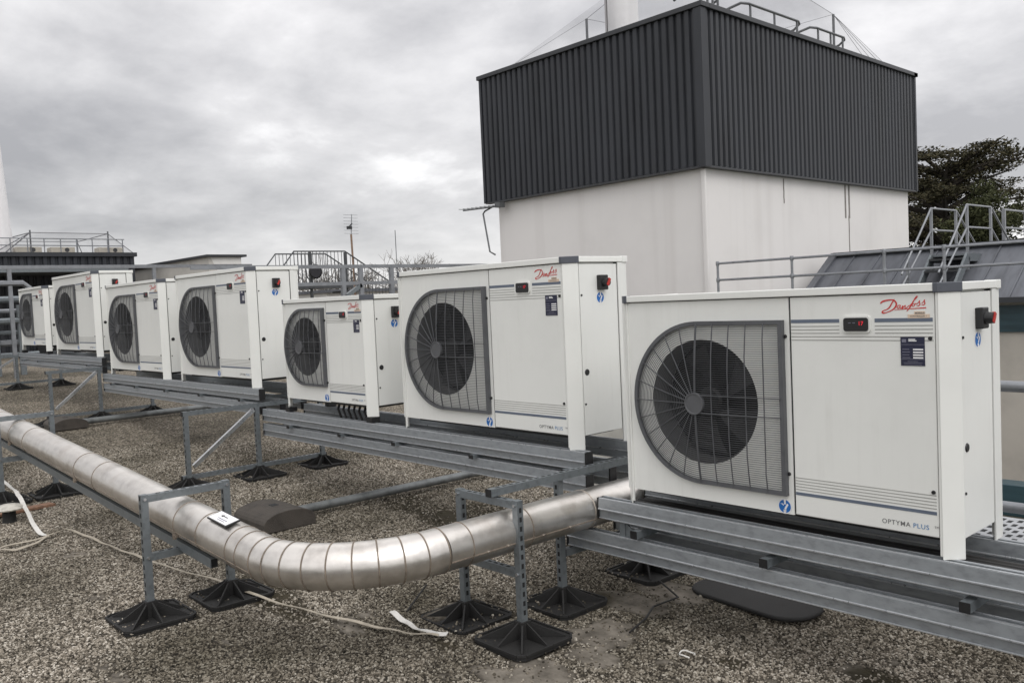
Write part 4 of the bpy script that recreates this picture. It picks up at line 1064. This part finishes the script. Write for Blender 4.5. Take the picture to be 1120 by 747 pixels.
# ------------------------------------------------------------------ vegetation
def leaf_cloud(mb, c, rad, n, size, rnd, flat=1.0):
    c = Vector(c)
    for _ in range(n):
        while True:
            p = Vector((rnd.uniform(-1,1),rnd.uniform(-1,1),rnd.uniform(-1,1)))
            if p.length < 1: break
        p = p*(.35+.65*rnd.random()) if rnd.random() < .3 else p.normalized()*(.55+.45*rnd.random())
        q = c+Vector((p.x*rad[0],p.y*rad[1],p.z*rad[2]))
        a = Vector((rnd.gauss(0,1),rnd.gauss(0,1),rnd.gauss(0,flat))).normalized(); b = a.cross(Vector((rnd.gauss(0,1),rnd.gauss(0,1),rnd.gauss(0,1)))).normalized()
        s = size*rnd.uniform(.5,1.3); w = s*rnd.uniform(.35,.6)
        mb.face([q-a*s,q+b*w,q+a*s,q-b*w])
def cedar():
    rnd = random.Random(11); t = thing('cedar_tree', 'dark spreading cedar tree beyond the lead roof, right of the clad building', 'tree', (-17.2,45,-9))
    mb = MB(); mb.tube([(0,0,0),(.1,0,6),(-.2,.1,11),(-.1,0,15.5)],.5,8,radii=[.55,.45,.32,.08])
    lf = MB()
    for k in range(92):
        z = rnd.uniform(9.2,16.9); a = rnd.uniform(0,2*PI); top = (z-9)/7.9
        Lr = rnd.uniform(2.0,6.0)*(1-.50*max(0,top-.35))
        e = Vector((Lr*math.cos(a),Lr*math.sin(a),z+rnd.uniform(-.1,.5)))
        mb.tube([(0,0,z-1.0),(e.x*.5,e.y*.5,z-.2),tuple(e)],.08,5,radii=[.13,.08,.02])
        for j in range(6):
            f = .30+.70*j/5; cc = Vector((e.x*f+rnd.uniform(-.5,.5),e.y*f+rnd.uniform(-.5,.5),z-.25+.4*f+rnd.uniform(-.15,.25)))
            leaf_cloud(lf, cc, (rnd.uniform(.6,1.2),rnd.uniform(.6,1.2),rnd.uniform(.10,.26)), 100, .088, rnd, .35)
    mb.build('trunk', bark_m, t); lf.build('crown', cedar_m, t, fixn=False)
cedar()
def bush(label, loc, r, h, n, m, name='evergreen_tree'):
    rnd = random.Random(int(loc[1]*7)); t = thing(name, label, 'tree', loc)
    mb = MB(); mb.tube([(0,0,0),(.1,0,h*.5),(0,0,h*.85)],.2,6,radii=[.3,.2,.05]); mb.build('trunk', bark_m, t)
    lf = MB()
    for k in range(26):
        p = Vector((rnd.gauss(0,.42),rnd.gauss(0,.42),rnd.gauss(0,.38))); leaf_cloud(lf, (p.x*r,p.y*r,h-r*.8+p.z*r), (r*.38,r*.38,r*.3), n, .085, rnd)
    lf.build('crown', m, t, fixn=False)
bush('rounded mid green tree in front of the dark cedar', (-14.9,43,-9), 1.7, 14.5, 420, bush_m)
bush('dark evergreen tree low behind the step-over stair', (-17.6,49,-9), 2.3, 13.4, 150, cedar_m)
bush('dark evergreen tree at the far right beyond the second stair', (-11.5,50,-9), 2.6, 14.0, 150, cedar_m)
def bare_tree(label, loc, h, seed, spread=.55):
    rnd = random.Random(seed); t = thing('bare_tree', label, 'tree', loc, 'leafless trees on the skyline'); mb = MB(); tw = MB()
    def grow(p, d, L, r, lev, mesh):
        q = p+d*L; mid = p+d*L*.5+Vector((rnd.gauss(0,.05),rnd.gauss(0,.05),0))*L
        mesh.tube([p,mid,q], r, 5 if lev < 2 else 3, cap=False, radii=[r,r*.85,r*.68])
        if lev >= 7: return
        r = max(r, .016)
        for _ in range(4 if lev < 3 else 3):
            nd = (d+Vector((rnd.gauss(0,spread),rnd.gauss(0,spread),rnd.gauss(.10,spread*.6)))).normalized()
            grow(q, nd, L*rnd.uniform(.55,.80), r*.66, lev+1, tw if lev >= 1 else mb)
    grow(Vector((0,0,0)), Vector((0,0,1)), h*.36, h*.016, 0, mb)
    mb.build('trunk', bark_m, t); tw.build('crown', twig_m, t, fixn=False)
def sky_pt(px_az, dist):   # a point on the ground at compass bearing (degrees left of +Y) and distance
    a = math.radians(px_az); return (-dist*math.sin(a), dist*math.cos(a))
for i, (az, dist, h, sd, lab) in enumerate(((53.7,52,11.0,4,'rounded leafless tree right of the thin mast, above the tall unit'),(56.8,58,11.4,5,'leafless tree just right of the tall timber aerial pole'),
        (59.0,50,11.6,6,'leafless tree behind the stair railing, left of the aerial pole'),(50.1,60,11.0,7,'leafless tree top beside the left wall of the clad building'),(61.0,54,11.3,8,'low leafless tree behind the left end of the stair railing'))):
    x, y = sky_pt(az, dist); bare_tree(lab, (x,y,-9), h, sd)
def treeline():
    rnd = random.Random(21); lf = MB()
    for k in range(130):
        az = rnd.uniform(12,80); dist = rnd.uniform(110,170); x, y = sky_pt(az, dist)
        leaf_cloud(lf, (x,y,-5.5+rnd.uniform(-1.5,1.6)), (5.5,5.5,4.6), 46, 1.0, rnd)
    o = lf.build('far_trees', hedge_m, fixn=False); tag(o, 'hazy band of far trees along the horizon', 'woodland', kind='stuff')
treeline()

# ------------------------------------------------------------------ far left: plant room, concrete building, gantries
pr = thing('plant_room', 'low dark ribbed plant room at the far left end of the roof', 'building')
mb = MB(); mb.box(-42,-30.05,-4,10.3,0,3.62); mb.build('wall', clad_trim, pr)
mb = MB(); ribbed(mb,(-30.03,-4),(-30.03,10.36),.3,3.62,.22,.05,(1,0)); ribbed(mb,(-42,-4.02),(-30.03,-4.02),.3,3.62,.22,.05,(0,-1)); mb.build('cladding', clad, pr, fixn=False)
mb = MB(); mb.box(-42.1,-29.9,-4.1,10.42,3.62,3.75); mb.build('coping', clad_trim, pr)
mb = MB(); mb.box(-30.0,-27.8,5.2,9.4,3.02,3.12); mb.build('porch_roof', galv, pr)
mb = MB(); mb.box(-29.94,-29.85,7.2,8.2,.45,2.6); mb.build('door', black, pr)
mb = MB(); mb.box(-29.94,-28.9,8.9,9.2,.45,3.0); mb.build('porch_post', galv, pr)
fl2 = thing('flue', 'tall slim white flue rising at the far left edge behind the plant room', 'flue', (-31,6.75,0))
mb = MB(); mb.tube([(0,0,3.4),(-.05,-.12,7.55)],.2,24,radii=[.28,.19]); mb.build('flue_pipe', flue_m, fl2, smooth='auto')
for y, w, lab in ((7.35,.75,'beige air conditioning box left of two others on the plant room roof'),(8.35,.72,'beige air conditioning box in the middle of three on the plant room roof'),(9.85,.80,'beige air conditioning box at the right end of the plant room roof')):
    t = thing('air_conditioner', lab, 'air conditioner', (-30.9,y,3.75), 'air conditioning boxes on the plant room roof')
    mb = MB(); mb.box(-.25,.25,-w/2,w/2,.04,.22); mb.box(-.2,.2,-w/2+.05,-w/2+.12,0,.04); mb.box(-.2,.2,w/2-.12,w/2-.05,0,.04); mb.build('casing', ac_box, t, bevel=.01)
    mb = MB(); mb.disc((.256,.12,.13),.07,'x',16); mb.build('fan_opening', black, t)
n2 = thing('bird_net', 'grey bird netting on posts over the far plant room roof', 'bird netting')
yv = [6.9,7.9,8.8,9.75]
mb = MB(); T = [(-30.6,7.4,4.42),(-30.6,9.75,4.42),(-34,9.75,4.42),(-34,7.2,4.42)]; Bq = [(-30.1,6.3,3.76),(-30.1,10.35,3.76),(-35,10.3,3.76),(-35,6.2,3.76)]
for i in range(4): mb.face([Bq[i],Bq[(i+1)%4],T[(i+1)%4],T[i]])
mb.face(T); mb.build('net_sheet', net_m, n2, fixn=False)
mb = MB()
for i in range(4): mb.tube([T[i],T[(i+1)%4]],.015,4); mb.tube([Bq[i],T[i]],.015,4)
mb.tube([(-30.6,7.4,4.42),(-30.3,6.6,3.76)],.02,4); mb.build('net_cord', net_line, n2)
for y in (7.4,9.75):
    for x in (-30.6,-34): 
        mb = MB(); mb.tube([(x,y,3.7),(x,y,4.5)],.025,6); mb.build('net_post', rail_dark, n2)
hr = thing('roof_handrail', 'grey handrail round the edge of the far plant room roof', 'handrail')
mb = MB()
for z in (4.0,4.22): mb.tube([(-30.4,6.3,z),(-30.4,10.2,z)],.018,5)
mb.build('top_rail', galv_t, hr)
for k in range(9): mb = MB(); y = 6.3+.48*k; mb.tube([(-30.4,y,3.7),(-30.4,y,4.22)],.018,5); mb.build('post', galv_t, hr)
cb = thing('concrete_building', 'pale concrete rooftop building with a thin dark roof edge at the left', 'building')
mb = MB(); mb.box(-38,-26,11.2,12.25,0,3.34); mb.build('wall', concrete_p, cb)
mb = MB(); mb.box(-38,-25.9,11.1,12.4,3.34,3.41); mb.build('roof', clad_trim, cb)
mb = MB(); mb.face([(-25.99,11.25,3.33),(-25.99,12.24,3.33),(-25.99,12.24,2.6),(-25.99,11.6,2.6)]); mb.build('end_wall_lit_part', concrete_w, cb, fixn=False)  # white end face; its slanted edge is shading put into the shape

def gantry(label, x, y0, y1, zs, posts, zg, sec=.09, group=None):
    t = thing('steel_gantry', label, 'steel gantry', group=group)
    for z in zs: mb = MB(); mb.bar((x,y0,z),(x,y1,z),sec,sec); mb.build('beam', galv_t, t)
    for y in posts: mb = MB(); mb.box(x-.03,x+.03,y-.035,y+.035,zg,zs[0]-sec/2); mb.build('post', galv_t, t)
    return t
gB = gantry('galvanised steel gantry crossing behind the small unit, by the tall timber pole', -12, 4.9, 12.0, (2.25,1.98), (7.35,7.68,8.28,10.5), .18, .055, group='galvanised gantries behind the units')
mb = MB(); mb.bar((-12,7.3,1.72),(-12,7.68,1.95),.06,.06); mb.build('brace', galv, gB)
gA = gantry('galvanised steel gantry at the left edge in front of the plant room', -19, 2.6, 9.2, (2.67,), (4.18,6.95), .4, .07, group='galvanised gantries behind the units')
mb = MB(); mb.tube([(-19,2.6,2.36),(-19,4.40,2.36),(-19,4.50,2.28),(-19,4.50,1.6)],.06,8); mb.build('beam', galv_t, gA, smooth='auto')
pk2 = thing('pipe_rack', 'rack of stacked grey pipes on galvanised posts at the far left edge', 'pipe rack')
for y in (3.55,4.0,4.45):
    mb = MB(); mb.box(-19.65,-19.55,y-.05,y+.05,.4,1.95); mb.build('post', galv, pk2)
for k in range(6):
    mb = MB(); z = .95+.22*k; mb.tube([(-19.6-.12*(k%3),1.5,z),(-19.6-.12*(k%3),4.75,z+.02*(k%2))],.05+.02*(k%2),8); mb.build('pipe', (galv,galv_t,galv)[k%3], pk2, smooth='auto')
mb = MB(); mb.box(-20.2,-19.7,2.4,3.5,.4,.75); mb.build('valve_box', mat('rust_brown',(.16,.075,.05),.8), pk2)
# metal bridge stair with balusters
bs = thing('bridge_stair', 'dark metal bridge stair with vertical balusters, seen between two units', 'stair')
mb = MB()
for x in (-20,-21):
    mb.tube([(x,10.5,2.66),(x,10.85,3.08),(x,12.35,3.09),(x,13.75,2.25)],.02,5)
mb.build('handrail', rail_stair, bs)
for x in (-20,-21):
    mb = MB()
    for k in range(15): y = 10.85+1.5*k/14; mb.box(x-.006,x+.006,y-.006,y+.006,2.25,3.08)
    for k in range(13): y = 12.4+1.3*k/12; z = 3.07-(y-12.35)*.6; mb.box(x-.006,x+.006,y-.006,y+.006,z-.75,z)
    mb.build('balusters', rail_stair, bs)
mb = MB(); mb.box(-21.1,-19.9,10.6,12.5,2.12,2.24)
for k in range(5): mb.box(-21,-20,12.5+.28*k,12.8+.28*k,2.0-.17*k,2.05-.17*k)
mb.build('treads', rail_stair, bs)
for y in (11.3,12.35):
    mb = MB(); mb.box(-20.03,-19.97,y-.03,y+.03,.4,3.06); mb.build('post', rail_stair, bs)
fld = thing('floodlight', 'round black floodlight on the post of the bridge stair', 'floodlight', (-19.9,11.3,2.55))
mb = MB(); mb.lathe([(.001,.0),(.10,.01),(.17,.09),(.19,.16),(.17,.17)],(0,0,0),20,'x'); mb.build('housing', black, fld, smooth='auto')
mb = MB(); mb.disc((.162,0,0),.16,'x',20); mb.build('lens', mat('lens_glass',(.03,.03,.035),.15), fld)
mb = MB(); mb.tube([(0,-.1,-.22),(0,-.18,-.1),(0,-.18,.05)],.015,5); mb.build('bracket', steel_dark, fld)
ap = thing('pole_aerial', 'ladder shaped television aerial on a tall brown pole above the stair', 'aerial', (-20.6,12.95,0))
mb = MB(); mb.tube([(0,.06,.4),(0,0,3.6)],.028,8); mb.build('pole', copper, ap)
mb = MB(); mb.tube([(0,.0,3.55),(0,.05,4.15)],.012,6)
for k in range(7):
    z = 3.62+.085*k; mb.tube([(0,-.22,z),(0,.24,z)],.005,4)
mb.build('antenna', galv_t, ap)
mb = MB(); mb.box(-.04,.04,-.11,.02,3.74,3.82); mb.tube([(0,-.12,3.74),(0,.05,3.90)],.018,5); mb.build('bracket', steel_dark, ap)
ms = thing('thin_mast', 'hair thin whip mast on the skyline between the leafless trees', 'mast', (-25,17.5,0))
mb = MB(); mb.tube([(0,0,-1),(0,0,4.2)],.014,5); mb.build('mast', rail_dark, ms)
mb = MB(); mb.box(-.03,.03,-.03,.03,2.85,2.93); mb.tube([(0,-.55,2.9),(0,.02,2.9)],.008,4); mb.build('cross_arm', rail_dark, ms)
mb = MB(); mb.box(-34,-22.5,13.2,19,-1,2.05); mb.box(-34.1,-22.4,13.1,19.1,2.05,2.14,1); tag(mb.build('flat_roof_block', [concrete_w, lead]), 'pale low flat roofed block beyond the bridge stair', 'building')

# ------------------------------------------------------------------ sky, sun, camera
w = bpy.data.worlds.new('World'); S.world = w; w.use_nodes = True; nt = w.node_tree; N = nt.nodes; L = nt.links
bg = N['Background']; bg.inputs['Strength'].default_value = .132
sun_el, sun_az = math.radians(50), math.radians(108)
sky = N.new('ShaderNodeTexSky'); sky.sky_type = 'NISHITA'; sky.sun_disc = False; sky.sun_elevation = sun_el; sky.sun_rotation = sun_az
tc = N.new('ShaderNodeTexCoord'); sx = N.new('ShaderNodeSeparateXYZ'); L.new(tc.outputs['Generated'], sx.inputs['Vector'])
def M(op, a, b=None, c=None, clamp=False):
    n = N.new('ShaderNodeMath'); n.operation = op; n.use_clamp = clamp
    for i, v in enumerate((a,b,c)):
        if v is None: continue
        if isinstance(v, (int,float)): n.inputs[i].default_value = v
        else: L.new(v, n.inputs[i])
    return n.outputs[0]
zz = M('ADD', M('MAXIMUM', sx.outputs['Z'], 0.0), .30)
ux = M('DIVIDE', sx.outputs['X'], zz); uy = M('DIVIDE', sx.outputs['Y'], zz)
cv = N.new('ShaderNodeCombineXYZ'); L.new(ux, cv.inputs['X']); L.new(uy, cv.inputs['Y'])
def cloud(scale, detail, rough, dist, off):
    mp = N.new('ShaderNodeMapping'); mp.inputs['Location'].default_value = off; L.new(cv.outputs['Vector'], mp.inputs['Vector'])
    n = N.new('ShaderNodeTexNoise'); n.inputs['Scale'].default_value = scale; n.inputs['Detail'].default_value = detail; n.inputs['Roughness'].default_value = rough; n.inputs['Distortion'].default_value = dist
    L.new(mp.outputs['Vector'], n.inputs['Vector']); return n.outputs['Fac']
c1 = cloud(1.0,8,.50,.22,(3.1,1.2,0)); c2 = cloud(2.9,9,.58,.12,(7.7,4.0,0))
cc = M('ADD', M('MULTIPLY', c1, .62), M('MULTIPLY', c2, .38))
ramp = N.new('ShaderNodeValToRGB'); e = ramp.color_ramp.elements
e[0].position = .39; e[0].color = (3.9,3.86,3.98,1); e[1].position = .62; e[1].color = (9.3,9.2,9.2,1)
a = e.new(.46); a.color = (5.0,4.94,5.03,1); a = e.new(.55); a.color = (6.7,6.6,6.65,1)
L.new(cc, ramp.inputs['Fac'])
hz = N.new('ShaderNodeMapRange'); hz.inputs['From Min'].default_value = -.02; hz.inputs['From Max'].default_value = .10; hz.inputs['To Min'].default_value = .75; hz.inputs['To Max'].default_value = 0.0
L.new(sx.outputs['Z'], hz.inputs['Value'])
mh = N.new('ShaderNodeMix'); mh.data_type = 'RGBA'; mh.inputs['B'].default_value = (7.2,7.15,7.1,1); L.new(hz.outputs['Result'], mh.inputs['Factor']); L.new(ramp.outputs['Color'], mh.inputs['A'])
# brighter high overcast overhead
zen = N.new('ShaderNodeMapRange'); zen.inputs['From Min'].default_value = .15; zen.inputs['From Max'].default_value = .9; zen.inputs['To Min'].default_value = 1.0; zen.inputs['To Max'].default_value = 1.6
L.new(sx.outputs['Z'], zen.inputs['Value'])
elev = N.new('ShaderNodeValToRGB'); ee = elev.color_ramp.elements; ee[0].position = .0; ee[0].color = (1.0,)*3+(1,); ee[1].position = .42; ee[1].color = (1.0,)*3+(1,)
for p_, v_ in ((.035,1.05),(.12,.86),(.22,.94)):
    q_ = ee.new(p_); q_.color = (v_,v_,v_,1)
L.new(sx.outputs['Z'], elev.inputs['Fac'])
glow = N.new('ShaderNodeMapRange'); glow.inputs['From Min'].default_value = -.95; glow.inputs['From Max'].default_value = .25; glow.inputs['To Min'].default_value = .90; glow.inputs['To Max'].default_value = 1.32
L.new(sx.outputs['X'], glow.inputs['Value'])
vs = N.new('ShaderNodeVectorMath'); vs.operation = 'SCALE'; L.new(mh.outputs['Result'], vs.inputs[0]); L.new(M('MULTIPLY', M('MULTIPLY', zen.outputs['Result'], glow.outputs['Result']), M('MULTIPLY', elev.outputs['Color'], 1.06)), vs.inputs['Scale'])
fin = N.new('ShaderNodeMix'); fin.data_type = 'RGBA'; fin.inputs['Factor'].default_value = .94
L.new(sky.outputs['Color'], fin.inputs['A']); L.new(vs.outputs['Vector'], fin.inputs['B']); L.new(fin.outputs['Result'], bg.inputs['Color'])

ld = bpy.data.lights.new('sun', 'SUN'); ld.energy = 1.0; ld.angle = math.radians(32); ld.color = (1,.98,.96)
lo = bpy.data.objects.new('sun', ld); COL.objects.link(lo)
sd = Vector((math.sin(sun_az)*math.cos(sun_el), math.cos(sun_az)*math.cos(sun_el), math.sin(sun_el)))   # towards the sun
lo.rotation_euler = sd.to_track_quat('Z','Y').to_euler()

cd = bpy.data.cameras.new('camera'); cd.sensor_fit = 'HORIZONTAL'; cd.sensor_width = 36; cd.lens = 36*FOC; cd.clip_end = 6000; cd.clip_start = .05
co = bpy.data.objects.new('camera', cd); COL.objects.link(co)
r, d, f = Vector(RC[0]), Vector(RC[1]), Vector(RC[2])
mw = Matrix(((r.x,-d.x,-f.x,CAM.x),(r.y,-d.y,-f.y,CAM.y),(r.z,-d.z,-f.z,CAM.z),(0,0,0,1)))
co.matrix_world = mw; S.camera = co
S.view_settings.view_transform = 'Standard'; S.view_settings.look = 'None'; S.view_settings.exposure = 0; S.view_settings.gamma = 1
